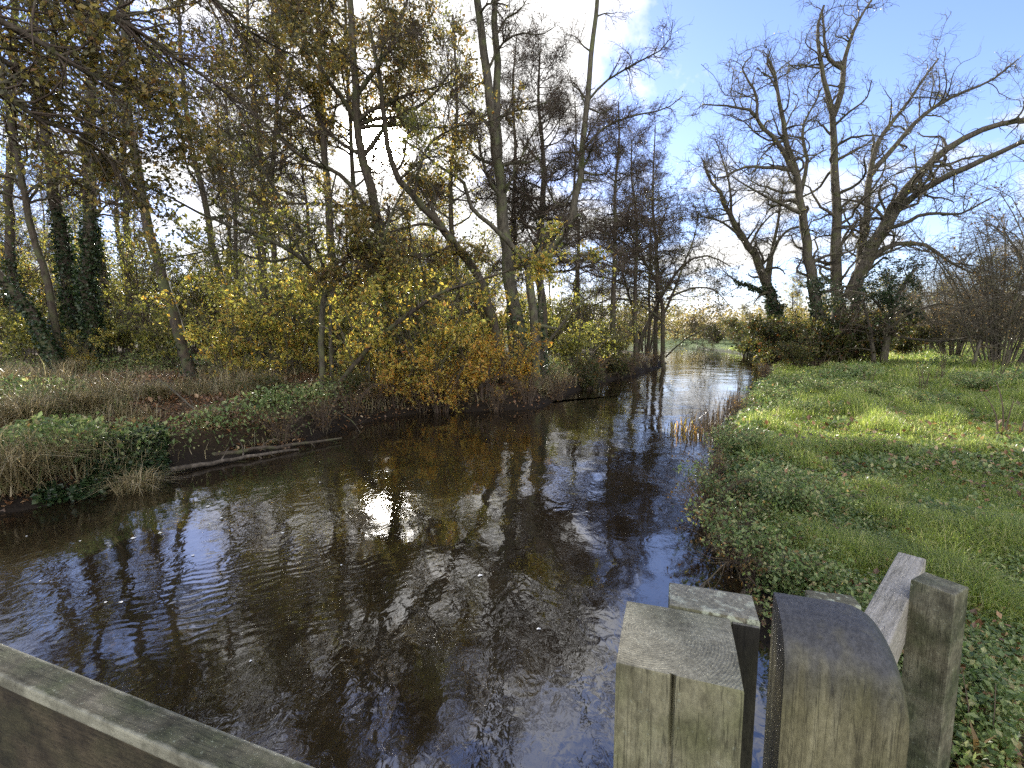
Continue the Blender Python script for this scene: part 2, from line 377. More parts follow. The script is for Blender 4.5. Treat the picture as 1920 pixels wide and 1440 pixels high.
class Plant:
    def __init__(s, name, base, label, cat="tree", group=None):
        s.base = np.asarray(base, float); s.root = empty(name, tuple(s.base), label, cat, group)
    def part(s, name, chains, sides, mat):
        chains = [c for c in chains if len(c[0])]
        if not chains: return
        V, Fc = tubes(chains, sides); return mesh_obj(name, V - s.base, [Fc], mat, s.root)
    def leaves(s, name, geo, mat):
        V = np.vstack([g[0] for g in geo]); F_ = []; o = 0
        for g in geo: F_.append(g[1] + o); o += len(g[0])
        return mesh_obj(name, V - s.base, [np.vstack(F_)], mat, s.root, smooth=False)
    def part2(s, name, groups, mat):
        """several chain lists with their own number of sides, one mesh"""
        Vs, Fs, o = [], [], 0
        for ch, sd in groups:
            ch = [c for c in ch if len(c[0])]
            if not ch: continue
            V, Fc = tubes(ch, sd); Vs.append(V); Fs.append(Fc + o); o += len(V)
        return mesh_obj(name, np.vstack(Vs) - s.base, [np.vstack(Fs)], mat, s.root)
def base_of(px, Y):
    p_ = at(px, 650, Y); return np.array([p_[0], Y, gz(p_[0], Y) - .08])
def foot(px, Y):
    """photo point of the ground under photo column px at distance Y"""
    b = base_of(px, Y); r = b - np.array([0, 0, CAMZ]); f = r[1] * cp - r[2] * sp_; u = r[1] * sp_ + r[2] * cp
    return (px, CY - FPX * u / f)

# ============================================================ TREES DRAWN FROM THE PHOTOGRAPH
def oak_crown(P, trunk, nb, Lb, nl, size, mat, keep=.55, seed=3, t0=.3, twigs=22, trop=.3, tw=TWIG, zmin=None, lean=None, bark=BARK):
    b1 = grow(trunk, nb, Lb, (45, 85), .5, 8, t0=t0, trop=trop, jit=.2, rmin=.02, taper=.35, zmin=zmin, lean=lean)
    b2 = grow([b1], nb * 8, (Lb[0] * .35, Lb[1] * .5), (30, 70), .6, 6, t0=.15, jit=.22, rmin=.008, trop=.1)
    b3 = grow([b2, b1], nb * 6 * twigs, (.25, .8), (30, 75), .6, 4, t0=.2, jit=.25, rmin=.006)
    P.part2("trunk", [(trunk, 10), ([b1], 6)], bark)
    P.part2("twigs", [([b2], 5), ([b3], 3)], tw)
    P.leaves("foliage", [clumpy([b3, b2], nl, size, cell=.9, keep=keep, seed=seed)], mat)
    return b1, b2, b3

# oak-like tree against the sun
P = Plant("oak_tree", base_of(756, 13.6), "leafy tree whose trunk crosses the low sun, rooted at the water's edge")
t = [limb([(756, 800), (744, 720), (734, 620), (722, 470), (700, 370), (674, 280), (668, 200), (664, 110), (654, -20), (648, -160), (640, -290)], (13.6, 14.2), .19, .05, 24)]
t.append(limb([(716, 420), (690, 395), (640, 330), (560, 290), (480, 215), (420, 160)], (13.8, 12.2), .075, .02))
t.append(limb([(677, 300), (735, 225), (800, 190), (850, 130)], (14, 14.6), .07, .02))
t.append(limb([(670, 235), (645, 190), (600, 130), (540, 60), (500, -40)], (14, 13), .075, .02))
t.append(limb([(667, 180), (725, 100), (760, 10), (790, -110)], (14, 15), .07, .02))
b1, b2, b3 = oak_crown(P, t, 44, (2.2, 5.0), 31000, .115, OLIVE, keep=.45, t0=.28, zmin=3.6)
P.leaves("ivy", [ivy_on(t[:1], 2600, .3, 5.5)], IVY)

# two straight trunks left of the sun
for (pts, Y, lab, r0, nl) in (([(634, 0), (622, 520), (616, 400), (607, 240), (600, 90), (594, -60), (590, -200)], 19, "straight bare-stemmed tree just left of the sun, brown autumn leaves high up", .19, 9500),
                              ([(668, 0), (670, 520), (666, 400), (658, 260), (650, 120), (646, -30)], 22, "slim reddish trunk standing close behind the sunlit oak", .16, 5500)):
    P = Plant("tall_tree", base_of(pts[0][0], Y), lab); pts[0] = foot(pts[0][0], Y)
    oak_crown(P, [limb(pts, Y, r0, .05, 18)], 20, (1.8, 4), nl, .12, OLIVE, keep=.4, t0=.45, seed=9)

# alder clump in the middle of the left bank
P = Plant("alder_clump", base_of(992, 16), "tall many-stemmed alder clump on the bank with two parallel upper stems")
Yc = 16
A1 = limb([(982, 730), (966, 600), (951, 480), (938, 350), (926, 235), (909, 115), (896, 10), (886, -100), (880, -260)], Yc, .25, .07, 22)
A2 = limb([(934, 300), (930, 230), (931, 120), (929, 0), (932, -120), (938, -260)], (Yc + .1, Yc + .6), .15, .05, 16)
B1 = limb([(1006, 730), (1002, 610), (992, 500), (1040, 462), (1068, 420), (1088, 330), (1100, 200), (1112, 80), (1121, -20), (1134, -170)], (Yc - .7, Yc), .16, .045, 26)
B2 = limb([(993, 505), (955, 455), (908, 412), (882, 385), (868, 340), (820, 310), (780, 275), (740, 262)], (Yc - .5, Yc - 2), .1, .02, 16)
B3 = limb([(1020, 720), (1016, 660), (1010, 600), (1018, 520)], Yc + .3, .12, .05, 10)
st = limb([(1004, 610), (1020, 612), (1042, 616)], (Yc - .7, Yc - 1), .07, .045, 5, w=.1)
st2 = limb([(1000, 690), (1030, 640), (1060, 600), (1100, 560), (1150, 520)], (Yc, Yc - 1), .06, .012, 10)
hb = [limb([(912, 140), (935, 90), (975, 62), (1012, 66), (1040, 50)], (Yc, Yc - .5), .05, .012, 9),
      limb([(928, 250), (945, 215), (1000, 200), (1040, 185)], (Yc, Yc - .5), .05, .012, 9),
      limb([(935, 320), (925, 260), (905, 225), (868, 195), (855, 180)], (Yc, Yc - .5), .045, .012, 9),
      limb([(1102, 190), (1140, 150), (1190, 120), (1250, 85), (1262, 40)], (Yc, Yc - 1), .04, .012, 9),
      limb([(1094, 280), (1140, 235), (1200, 215), (1245, 205), (1280, 180)], (Yc, Yc - 1), .045, .012, 9),
      limb([(1085, 340), (1050, 390), (1020, 330), (995, 250)], (Yc, Yc), .04, .012, 9),
      limb([(940, 380), (975, 300), (1010, 230), (1050, 190)], (Yc, Yc), .05, .012, 9)]
main = [A1, A2, B1, B2, B3]
b1 = grow([A1, A2, B1], 34, (1.2, 3.2), (45, 85), .4, 8, t0=.38, jit=.2, rmin=.014, trop=.25)
b1b = grow([B2, B1], 14, (.8, 2), (45, 80), .5, 7, t0=.25, jit=.22, rmin=.012, trop=.2)
b2 = grow([b1, b1b] + hb, 800, (.4, 1.3), (30, 70), .55, 5, t0=.2, jit=.25, rmin=.006)
b3 = grow([b2], 8000, (.15, .5), (30, 70), .6, 4, t0=.2, jit=.25, rmin=.004)
P.part2("trunk", [(main + [st, st2], 10), (hb + [b1, b1b], 6)], BARKL); P.part2("twigs", [([b2], 4), ([b3], 3)], TWIG)
P.leaves("foliage", [leaf_on([b3], 5000, .05)], CONE)
P.leaves("ivy", [ivy_on([A1, B3], 3200, .3, 3.4)], IVY)

# trunk leaning out of the clump towards the sun
P = Plant("leaning_tree", base_of(948, 15.2), "dark tree leaning left out of the alder clump towards the sun")
t = [limb([(950, 740), (930, 640), (908, 550), (882, 495), (832, 430), (772, 365), (738, 320), (720, 230), (712, 150), (690, 40)], (15.2, 13.4), .19, .04, 24),
     limb([(775, 367), (800, 280), (850, 240), (905, 230)], (14, 13.5), .05, .015),
     limb([(835, 432), (790, 420), (700, 440), (640, 420)], (14.3, 12.5), .05, .012)]
oak_crown(P, t, 28, (1.2, 3.0), 10500, .115, OLIVE, keep=.4, t0=.4, seed=15)

# conical alders behind the clump
def alder(px, Y, top, r, lab, nb=44, Lb=(1.2, 3.4), dens=1.0, ht=None):
    P = Plant("alder_tree", base_of(px, Y), lab)
    pts = [foot(px, Y)]; n = 7
    for i in range(1, n): pts.append((px + rng.normal(0, 4) + (top[0] - px) * i / (n - 1), pts[0][1] + (top[1] - pts[0][1]) * i / (n - 1)))
    tr = limb(pts, Y, r, .03, 20, w=.3)
    b1 = grow([tr], nb, Lb, (60, 92), .38, 8, t0=.27, jit=.14, rmin=.014, trop=.35, taper=.62, flat=.35)
    b2 = grow([b1], int(nb * 24 * dens), (.35, 1.1), (30, 65), .55, 5, t0=.25, jit=.22, rmin=.007, flat=.6)
    b3 = grow([b2], int(nb * 190 * dens), (.15, .55), (30, 70), .6, 4, t0=.1, jit=.25, rmin=.0058)
    P.part2("trunk", [([tr], 9), ([b1], 5)], BARK); P.part2("twigs", [([b2], 4), ([b3], 3)], TWIG)
    P.leaves("foliage", [leaf_on([b3], int(nb * 130 * dens), .05)], CONE)
    return P
AL1 = alder(1020, 18.6, (1008, 95), .21, "bare conical alder with layered level branches behind the many-stemmed clump", 66, (1.7, 4.4), 1.15)
AL2 = alder(1152, 24, (1156, 190), .17, "bare alder with wide brown twiggy crown reaching out towards the river", 54, (2, 5.2), 1.1)
AL3 = alder(1228, 31, (1225, 235), .17, "farthest of the bare alders, nearest to the open blue sky", 46, (2, 5), 1.1)
AL5 = alder(1192, 27.5, (1190, 262), .15, "slender alder rising between the two broad-crowned ones near the bend", 50, (2, 4.8), 1.1)
AL6 = alder(962, 22, (968, 70), .15, "tall thin alder seen between the clump's paired stems", 40, (1.2, 3.0), .9)
AL7 = alder(1212, 37, (1225, 330), .14, "short twiggy alder farthest along the left bank behind the arching tree", 44, (2, 5), 1.0)
AL4 = alder(1085, 27, (1080, 190), .15, "thin alder half hidden between two larger bare alders", 48, (1.8, 4.6), 1.2)

# small tree whose pale limbs sweep over the left bank
P = Plant("hazel_tree", base_of(608, 12.6), "small crooked tree with long pale lichened limbs sweeping left over the bank")
Yh = 12.6
t = [limb([(606, 745), (603, 660), (604, 580), (612, 540)], Yh, .085, .07, 9),
     limb([(622, 745), (620, 640), (618, 570)], Yh + .2, .06, .04, 8),
     limb([(612, 540), (585, 505), (560, 480), (515, 455), (450, 430), (380, 402), (300, 360), (220, 335)], (Yh, Yh - 3.6), .06, .012, 18),
     limb([(612, 540), (645, 520), (690, 500), (716, 455), (735, 400), (760, 350), (800, 290)], (Yh, Yh - 1), .055, .012, 14),
     limb([(612, 545), (600, 480), (540, 400), (500, 330), (440, 260), (400, 230)], (Yh, Yh - 1.5), .05, .012, 14),
     limb([(560, 480), (500, 490), (430, 470), (340, 480), (270, 500)], (Yh - .4, Yh - 3), .035, .008, 12),
     limb([(480, 440), (420, 395), (360, 330), (330, 260), (260, 190)], (Yh - 1.5, Yh - 3), .035, .008, 12),
     limb([(585, 505), (540, 440), (470, 400), (420, 330)], (Yh - .2, Yh - 1), .035, .008, 12)]
b1 = grow(t[2:], 80, (.7, 2.2), (30, 70), .45, 7, t0=.1, jit=.18, rmin=.009, trop=.1)
b2 = grow([b1] + t[2:], 1100, (.25, 1.0), (30, 70), .5, 5, t0=.15, jit=.22, rmin=.005)
b3 = grow([b2], 4500, (.12, .45), (30, 70), .6, 4, t0=.15, jit=.25, rmin=.0035)
P.part2("trunk", [(t, 8), ([b1], 5)], BARKL); P.part2("twigs", [([b2], 4), ([b3], 3)], TWIGG)
P.leaves("foliage", [clumpy([b3, b2], 3400, .11, keep=.45, seed=2)], GREENY)

# long leaning pole from the same spot to the upper right
P = Plant("leaning_tree", base_of(628, 12.4), "long grey stem slanting low from the crooked hazel across to the alder clump")
t = [limb([(622, 742), (660, 690), (720, 625), (775, 585), (820, 552), (900, 525), (960, 505), (1040, 480), (1120, 478)], (12.4, 11.6), .075, .012, 20)]
b1 = grow(t, 22, (.6, 1.7), (30, 65), .45, 6, t0=.3, jit=.2, rmin=.008, trop=.1)
b2 = grow([b1] + t, 260, (.2, .8), (30, 70), .5, 5, t0=.3, jit=.22, rmin=.0045)
P.part2("trunk", [(t, 8), ([b1], 5)], BARK); P.part("twigs", [b2], 3, TWIGG)
P.leaves("foliage", [clumpy([b2, b1], 1500, .11, keep=.4, seed=4)], YELLOW)

# ivy-clad trunks at the left
def ivy_tree(pts, Y, r0, r1, lab, ivy_to=4.5, nivy=3500, nl=9000, nb=16, mat=GREENY, t0=.4):
    P = Plant("ivy_clad_tree", base_of(pts[0][0], Y if not isinstance(Y, tuple) else Y[0]), lab)
    pts[0] = foot(pts[0][0], Y if not isinstance(Y, tuple) else Y[0])
    t = [limb(pts, Y, r0, r1, 18)]
    oak_crown(P, t, nb, (1.5, 3.6), nl // 5, .115, mat, keep=.45, t0=t0, seed=int(pts[0][0]) % 50, twigs=7)
    if nivy: P.leaves("ivy", [ivy_on(t, nivy, .3, ivy_to, .1)], IVY)
ivy_tree([(138, 0), (128, 540), (112, 430), (98, 330), (84, 230), (70, 130), (60, 0), (50, -150)], 17, .24, .08, "thick ivy-covered trunk leaning slightly left, second of the pair by the clearing", 7, 6000)
ivy_tree([(170, 0), (168, 520), (166, 400), (168, 300), (172, 200), (176, 80), (178, -80)], 16.5, .24, .09, "upright trunk sheathed in dark ivy, right-hand one of the pair by the clearing", 6.5, 6500)
ivy_tree([(118, 0), (96, 560), (62, 440), (42, 340), (20, 230), (0, 120), (-30, -40)], 15.5, .12, .05, "thin pole tree leaning left in front of the ivy-covered pair", 3, 600, 6000)
ivy_tree([(120, 0), (60, 590), (10, 530), (-50, 460), (-120, 360), (-200, 220)], 15, .16, .06, "dark trunk leaning hard to the left out of the picture", 4, 2500, 6000)
ivy_tree([(362, 0), (345, 650), (318, 560), (290, 470), (272, 400), (258, 320), (240, 200), (230, 60), (225, -100)], (14, 15), .17, .06, "curved trunk leaning left behind the pale sweeping hazel limbs", 2, 900, 12000, 20)
ivy_tree([(245, 0), (243, 520), (236, 400), (232, 300), (236, 200), (240, 60), (242, -80)], 23, .17, .06, "straight trunk standing in the wood just right of the ivy pair", 4, 1800, 12000, 20)
ivy_tree([(452, 0), (430, 570), (400, 470), (385, 380), (360, 280), (345, 160), (335, 0)], 20, .17, .05, "leaning forked trunk in the wood above the leaf-strewn bank", 3, 1000, 14000, 22, OLIVE)
ivy_tree([(30, 0), (22, 520), (16, 400), (20, 280), (24, 140), (28, 0), (30, -120)], 20, .2, .08, "broad dark trunk deep in the wood at the far left edge", 6, 3500, 12000, 20)
ivy_tree([(528, 0), (520, 560), (512, 460), (508, 380), (516, 260), (520, 120), (520, -40)], 21, .15, .05, "slim upright trunk behind the fork of the pale-limbed hazel", 2.5, 800, 14000, 22, OLIVE)

# overhanging oak boughs from a tree beside the bridge
P = Plant("overhanging_oak", (-11.5, 6.5, gz(-11.5, 6.5) - .1), "oak leaning in from outside the frame, its leafy boughs crossing the upper left sky")
t = [limb3([(-11.5, 6.5, .4), (-11.2, 6.4, 2.5), (-10.6, 6.3, 4.6), (-9.8, 6.2, 6.5), (-9, 6.3, 8.5), (-8.6, 6.5, 10.5)], .3, .12, 16)]
bo = [limb([(-200, -60), (-60, 10), (60, 70), (160, 135), (260, 180), (340, 230)], (6.4, 8.0), .06, .012, 14),
      limb([(-160, -180), (20, -90), (120, 0), (230, 40), (330, 110), (420, 170), (470, 240)], (6.6, 9), .07, .012, 16),
      limb([(-180, 0), (-60, 80), (20, 120), (110, 190), (200, 250), (300, 290)], (6.4, 8.5), .055, .01, 14),
      limb([(-100, -260), (120, -180), (300, -80), (400, 0), (470, 60), (560, 110)], (7, 10.5), .08, .012, 16),
      limb([(-140, 120), (-20, 160), (80, 230), (150, 250), (230, 330), (270, 400)], (6.6, 8.5), .05, .01, 14),
      limb([(100, -330), (320, -260), (500, -120), (600, -30), (650, 40)], (8, 12), .08, .012, 16)]
b2 = grow(bo, 330, (.5, 1.9), (25, 60), .5, 6, t0=.12, jit=.16, rmin=.006, trop=-.1)
b3 = grow([b2], 3000, (.18, .6), (30, 65), .55, 4, t0=.15, jit=.22, rmin=.0035)
P.part2("trunk", [(t, 10), (bo, 7)], BARK); P.part2("twigs", [([b2], 5), ([b3], 3)], TWIG)
P.leaves("foliage", [clumpy([b3, b2], 9500, .10, keep=.45, cell=.7, seed=21)], OLIVE)

# arching alder / willow at the bend
P = Plant("arching_tree", base_of(1246, 28.5), "dark twiggy tree arching low over the river bend, its trunk standing at the water")
Yg = 28.5
t = [limb([(1246, 700), (1241, 650), (1244, 590), (1236, 545), (1215, 500), (1170, 455), (1120, 430)], Yg, .15, .05, 14),
     limb([(1185, 690), (1205, 630), (1228, 580), (1255, 530), (1290, 490), (1330, 480), (1370, 500)], (Yg + 1, Yg), .16, .03, 14),
     limb([(1244, 590), (1262, 550), (1280, 500), (1300, 450), (1310, 400)], Yg, .09, .02, 12),
     limb([(1248, 670), (1280, 640), (1325, 615), (1340, 608)], (Yg, Yg - 2), .05, .015, 8),
     limb([(1205, 640), (1180, 560), (1160, 480), (1140, 410)], Yg + 1, .1, .02, 12),
     limb([(1240, 600), (1200, 570), (1150, 560), (1100, 580), (1070, 610)], (Yg, Yg - 1.5), .08, .02, 12),
     limb([(1250, 560), (1300, 540), (1340, 545), (1375, 580)], (Yg, Yg - 1), .07, .015, 12),
     limb([(1236, 545), (1230, 480), (1240, 420), (1260, 370)], (Yg, Yg + 1), .09, .02, 12)]
b1 = grow(t, 180, (1.5, 4.2), (35, 85), .45, 8, t0=.35, jit=.2, rmin=.016, trop=-.25)
b2 = grow([b1], 2300, (.5, 1.5), (30, 70), .5, 5, t0=.15, jit=.22, rmin=.009, trop=-.2)
b3 = grow([b2], 8500, (.2, .7), (30, 70), .6, 4, t0=.1, jit=.25, rmin=.007)
P.part2("trunk", [(t, 9), ([b1], 5)], BARK); P.part2("twigs", [([b2], 4), ([b3], 3)], TWIG)
P.leaves("foliage", [clumpy([b3], 9000, .12, keep=.8, seed=6)], leaf_mat("dull_green_leaves", [(0, (.03, .04, .015)), (.6, (.07, .075, .025)), (1, (.12, .11, .03))]))

# ivy-footed willow on the right bank
P = Plant("bare_willow", base_of(1462, 30), "bare crooked willow with ivy-dark foot leaning left over the river's right bank")
Yw = 30
t = [limb([(1468, 690), (1458, 620), (1443, 545), (1426, 500), (1395, 448), (1366, 400), (1350, 360), (1330, 335), (1318, 300)], Yw, .42, .05, 20),
     limb([(1434, 520), (1446, 480), (1470, 438), (1500, 425), (1540, 440)], (Yw, Yw - 1), .14, .02, 12),
     limb([(1440, 530), (1448, 470), (1462, 400), (1470, 330)], (Yw, Yw + 1), .15, .03, 12),
     limb([(1398, 452), (1360, 420), (1325, 408), (1295, 408)], Yw, .1, .02, 10),
     limb([(1372, 410), (1368, 350), (1352, 290), (1340, 260)], Yw, .09, .02, 10),
     limb([(1405, 462), (1430, 420), (1460, 395), (1490, 392)], Yw, .08, .02, 10),
     limb([(1445, 550), (1410, 540), (1370, 520), (1350, 500)], Yw, .1, .02, 10)]
b1 = grow(t, 80, (1.2, 3), (35, 75), .42, 8, t0=.25, jit=.24, rmin=.018, trop=.5)
b2 = grow([b1] + t[1:], 900, (.5, 1.5), (30, 65), .5, 6, t0=.2, rmax=.018, jit=.24, rmin=.011, trop=.3)
b3 = grow([b2], 4200, (.25, .8), (30, 65), .6, 4, t0=.15, jit=.22, rmin=.007, trop=.2)
P.part2("trunk", [(t, 10), ([b1], 6)], BARKG); P.part2("twigs", [([b2], 4), ([b3], 3)], TWIGG)
P.leaves("ivy", [ivy_on(t[:1] + t[6:], 5200, .3, 5.6, .16)], IVY)

# the great bare tree
P = Plant("great_bare_tree", base_of(1575, 27), "great bare many-stemmed tree dominating the right-hand sky")
Yb = 27
t = [limb([(1556, 690), (1540, 600), (1520, 510), (1508, 430), (1496, 340), (1480, 290), (1462, 200), (1452, 140), (1440, 110)], (Yb, Yb - 1), 0.366, 0.055, 22),
     limb([(1572, 690), (1570, 560), (1568, 430), (1566, 320), (1560, 215), (1548, 165), (1540, 120), (1532, 60), (1545, 10)], Yb, 0.366, 0.055, 22),
     limb([(1562, 218), (1578, 170), (1582, 130), (1596, 70), (1620, 20), (1650, -20)], Yb, 0.171, 0.033, 12),
     limb([(1582, 130), (1560, 115), (1548, 90), (1542, 20)], Yb, 0.122, 0.033, 8),
     limb([(1590, 690), (1600, 600), (1612, 500), (1625, 400), (1632, 320), (1650, 260), (1690, 210), (1730, 150), (1760, 110)], (Yb + .5, Yb + 2), 0.293, 0.044, 20),
     limb([(1590, 560), (1640, 450), (1690, 370), (1730, 320), (1790, 270), (1850, 240), (1960, 215), (2060, 180)], (Yb - .5, Yb - 4), 0.305, 0.055, 20),
     limb([(1600, 540), (1680, 400), (1740, 350), (1820, 310), (1930, 262), (2060, 220)], (Yb - .5, Yb - 6), 0.268, 0.055, 20),
     limb([(1630, 330), (1690, 260), (1740, 210), (1800, 175), (1860, 150), (1910, 110)], (Yb + 1.2, Yb), 0.159, 0.033, 14),
     limb([(1595, 560), (1640, 480), (1690, 456), (1735, 460), (1780, 490), (1840, 520)], (Yb - .5, Yb - 3), 0.195, 0.033, 14),
     limb([(1494, 330), (1460, 270), (1430, 240), (1410, 210), (1370, 200), (1318, 196)], (Yb - .6, Yb - 1), 0.146, 0.028, 12),
     limb([(1420, 225), (1418, 180), (1402, 150), (1392, 125), (1410, 105)], (Yb - 1, Yb - 1), 0.085, 0.028, 10),
     limb([(1490, 320), (1440, 313), (1390, 315), (1350, 335), (1330, 320)], (Yb - .5, Yb - 1.5), 0.110, 0.028, 10),
     limb([(1500, 370), (1512, 310), (1505, 240), (1530, 190), (1540, 165)], Yb, 0.122, 0.033, 10),
     limb([(1502, 400), (1460, 380), (1420, 360), (1370, 330)], (Yb - .5, Yb - 2), 0.110, 0.022, 10),
     limb([(1568, 300), (1600, 285), (1640, 260)], (Yb, Yb - 1), 0.085, 0.022, 8),
     limb([(1652, 432), (1690, 420), (1740, 400), (1800, 400), (1860, 370)], (25.8, 23), 0.122, 0.028, 12),
     limb([(1453, 145), (1438, 118), (1446, 90)], Yb - 1, 0.061, 0.033, 5), limb([(1462, 190), (1448, 150), (1428, 135)], Yb - 1, 0.061, 0.033, 5)]
b1 = grow(t, 230, (1.6, 5.0), (25, 70), .46, 10, t0=.2, jit=.33, rmin=.022, rmax=.09, trop=.6)
b2 = grow([b1] + t[2:], 2600, (.5, 1.8), (30, 68), .55, 7, t0=.2, rmax=.024, jit=.32, rmin=.0125, trop=.35)
b3 = grow([b2], 10000, (.25, 1.0), (30, 65), .6, 4, t0=.1, jit=.22, rmin=.0065, trop=.25)
P.part2("trunk", [(t, 10), ([b1], 6)], BARKG); P.part2("twigs", [([b2], 4), ([b3], 3)], TWIGG)
P.leaves("foliage", [leaf_on([b3], 2600, .085)], GREENY)
P.leaves("ivy", [ivy_on(t[:2] + t[4:5], 5200, .4, 5.2, .17)], IVY)

# pale split trunk beside it, with dark branches
P = Plant("split_tree", base_of(1662, 24), "short tree with pale split trunk and dark evergreen branches beside the great bare tree")
t = [limb([(1655, 700), (1662, 630), (1672, 580), (1690, 540), (1720, 500)], 24, .2, .06, 10), limb([(1640, 700), (1632, 620), (1618, 560)], 24.2, .14, .05, 8),
     limb([(1664, 620), (1700, 590), (1760, 570), (1800, 575)], (24, 22.5), .09, .02, 10), limb([(1668, 600), (1630, 555), (1580, 545), (1540, 550)], (24, 23), .08, .02, 10)]
b1 = grow(t, 40, (1, 3), (40, 85), .4, 7, t0=.25, jit=.2, rmin=.014, trop=-.1, flat=.4)
b2 = grow([b1], 420, (.4, 1.2), (30, 70), .5, 5, t0=.15, jit=.22, rmin=.008)
b3 = grow([b2], 1500, (.15, .5), (30, 70), .6, 4, rmin=.005)
P.part2("trunk", [(t, 9), ([b1], 5)], BARKG); P.part2("twigs", [([b2], 4), ([b3], 3)], TWIG)
P.leaves("foliage", [clumpy([b3, b2], 9000, .11, keep=.5, seed=12)], IVY)

# ------------------------------------------------------------------ twiggy bushes and shrubs (prototypes copied)
def bush(name, lab, cat, H, W, ns, nl, size, lmat, tmat, group=None, dens=1.0, droop=-.2, keep=.7, stemr=.03):
    P = Plant(name, (0, 0, 0), lab, cat, group)
    st = []
    for i in range(ns):
        a = rng.uniform(0, 2 * np.pi); r = W * math.sqrt(rng.random()) * .9; h = H * rng.uniform(.55, 1.05)
        x, y = math.cos(a) * r, math.sin(a) * r
        st.append(limb3([(x * .12, y * .12, -.1), (x * .35, y * .35, h * .45), (x * .75, y * .75, h * .85), (x * 1.1, y * 1.1, h * rng.uniform(.75, 1.0))], stemr, stemr * .25, 9, w=1.5))
    b1 = grow(st, int(ns * 7 * dens), (H * .18, H * .42), (30, 75), .5, 6, t0=.12, jit=.22, rmin=stemr * .22, trop=droop)
    b2 = grow([b1] + st, int(ns * 38 * dens), (H * .06, H * .2), (30, 70), .55, 4, t0=.15, jit=.25, rmin=stemr * .13)
    P.part2("stems", [(st, 6), ([b1], 4), ([b2], 3)], tmat)
    if nl: P.leaves("foliage", [clumpy([b2, b1], nl, size, cell=H * .22, keep=keep, seed=int(H * 7 + ns))], lmat)
    return P.root
def put(px, Y, dz=0.0):
    p_ = at(px, 640, Y); return (p_[0], Y, gz(p_[0], Y) + dz)
def place(proto, first, px, Y, s, lab, group=None, sz=None):
    loc = put(px, Y); rz = rng.uniform(0, 6.28)
    if proto.get("_used"):
        o = dup(proto, loc, rz, s, lab, group, sz)
        if "_used" in o: del o["_used"]
        return o
    proto["_used"] = 1; proto.location = loc; proto.rotation_euler = (0, 0, rz); proto.scale = (s, s, sz or s); proto["label"] = lab
    if group: proto["group"] = group
    return proto

haz = bush("hazel_bush", "x", "shrub", 3.6, 2.3, 15, 3600, .125, YELLOW, TWIGG, droop=-.35, keep=.6, stemr=.022)
hazg = bush("hazel_bush", "x", "shrub", 3.4, 2.2, 14, 3600, .125, GREENY, TWIGG, droop=-.3, keep=.6, stemr=.022)
orb = bush("beech_bush", "x", "shrub", 2.2, 1.7, 13, 2300, .105, ORANGE, TWIG, droop=-.6, keep=.55, stemr=.016)
for (pr, px, Y, s, lab) in (
    (haz, 690, 12.9, .95, "yellow-leaved hazel bush at the foot of the sunlit oak"),
    (haz, 800, 13.5, 1.0, "yellow bush overhanging the dark bank between the sunlit oak and the alder clump"),
    (haz, 875, 15.3, 1.05, "taller yellow bush directly behind the orange one"),
    (haz, 540, 15.5, 1.1, "large yellow bush behind the crooked hazel's fork"),
    (haz, 430, 14.2, .85, "pale yellow sunlit bush standing beside the curved leaning trunk"),
    (hazg, 640, 16.5, 1.15, "green-gold bush in the gap behind the slanting grey stem"),
    (hazg, 760, 17.5, 1.3, "tall green-gold bush behind the sunlit oak's trunk"),
    (hazg, 320, 17.5, .9, "green-gold bush behind the leaning curved trunk at the clearing's edge"),
    (hazg, 215, 18.5, .9, "green-gold bush just right of the ivy-covered pair"),
    (haz, 150, 15.8, .42, "small orange-yellow sapling at the feet of the ivy-covered pair"),
    (hazg, 60, 17.0, .9, "leafy bush at the clearing's left end before the broad dark trunk"),
    (hazg, 480, 19.5, 1.3, "tall leafy bush deep in the wood behind the yellow bushes"),
    (hazg, 1080, 20.0, .95, "dull green bush on the bank right of the alder clump"),
    (hazg, 1150, 24.0, .9, "dull green bush between the alder clump and the river bend"),
    (orb, 905, 13.5, 1.0, "bright orange low bush trailing over the water left of the alder clump"),
    (orb, 965, 14.6, .85, "orange-leaved bush against the ivy foot of the alder clump"),
    (orb, 740, 12.7, .8, "low orange bush at the waterline below the sunlit oak"),
    (orb, 825, 13.0, .9, "low golden-orange bush trailing from the undercut bank mid-river")):
    place(pr, None, px, Y, s, lab)

thorn = bush("thorn_bush", "x", "shrub", 6.2, 5.2, 34, 2600, .09, RUSSET, TWIGG, dens=3.2, keep=.6, stemr=.032)
for (px, Y, s, lab) in ((1880, 20.5, 1.25, "large dark reddish-brown thorn thicket at the right edge of the meadow"),
                        (1990, 23, 1.5, "thorn thicket half out of frame behind the right-hand one"),
                        (1790, 29, 1.0, "smaller brown thorn bush behind the fallen branch in the meadow"),
                        (1740, 34, .8, "pale brown thorn bush seen under the arching right limb"),
                        (1850, 36, 1.1, "tall brown thorn thicket far back along the meadow edge"),
                        (1660, 38, .8, "thorn bush far behind the split pale trunk"),
                        (1130, 27, .55, "brown leafless bush on the left bank before the arching tree")):
    place(thorn, None, px, Y, s, lab)
scrub = bush("bramble_bush", "x", "shrub", 1.9, 1.9, 24, 5200, .12, leaf_mat("bramble_leaves", [(0, (.03, .045, .015)), (.6, (.08, .09, .03)), (.9, (.16, .13, .04)), (1, (.18, .07, .03))]), TWIGR, keep=.7, stemr=.016)
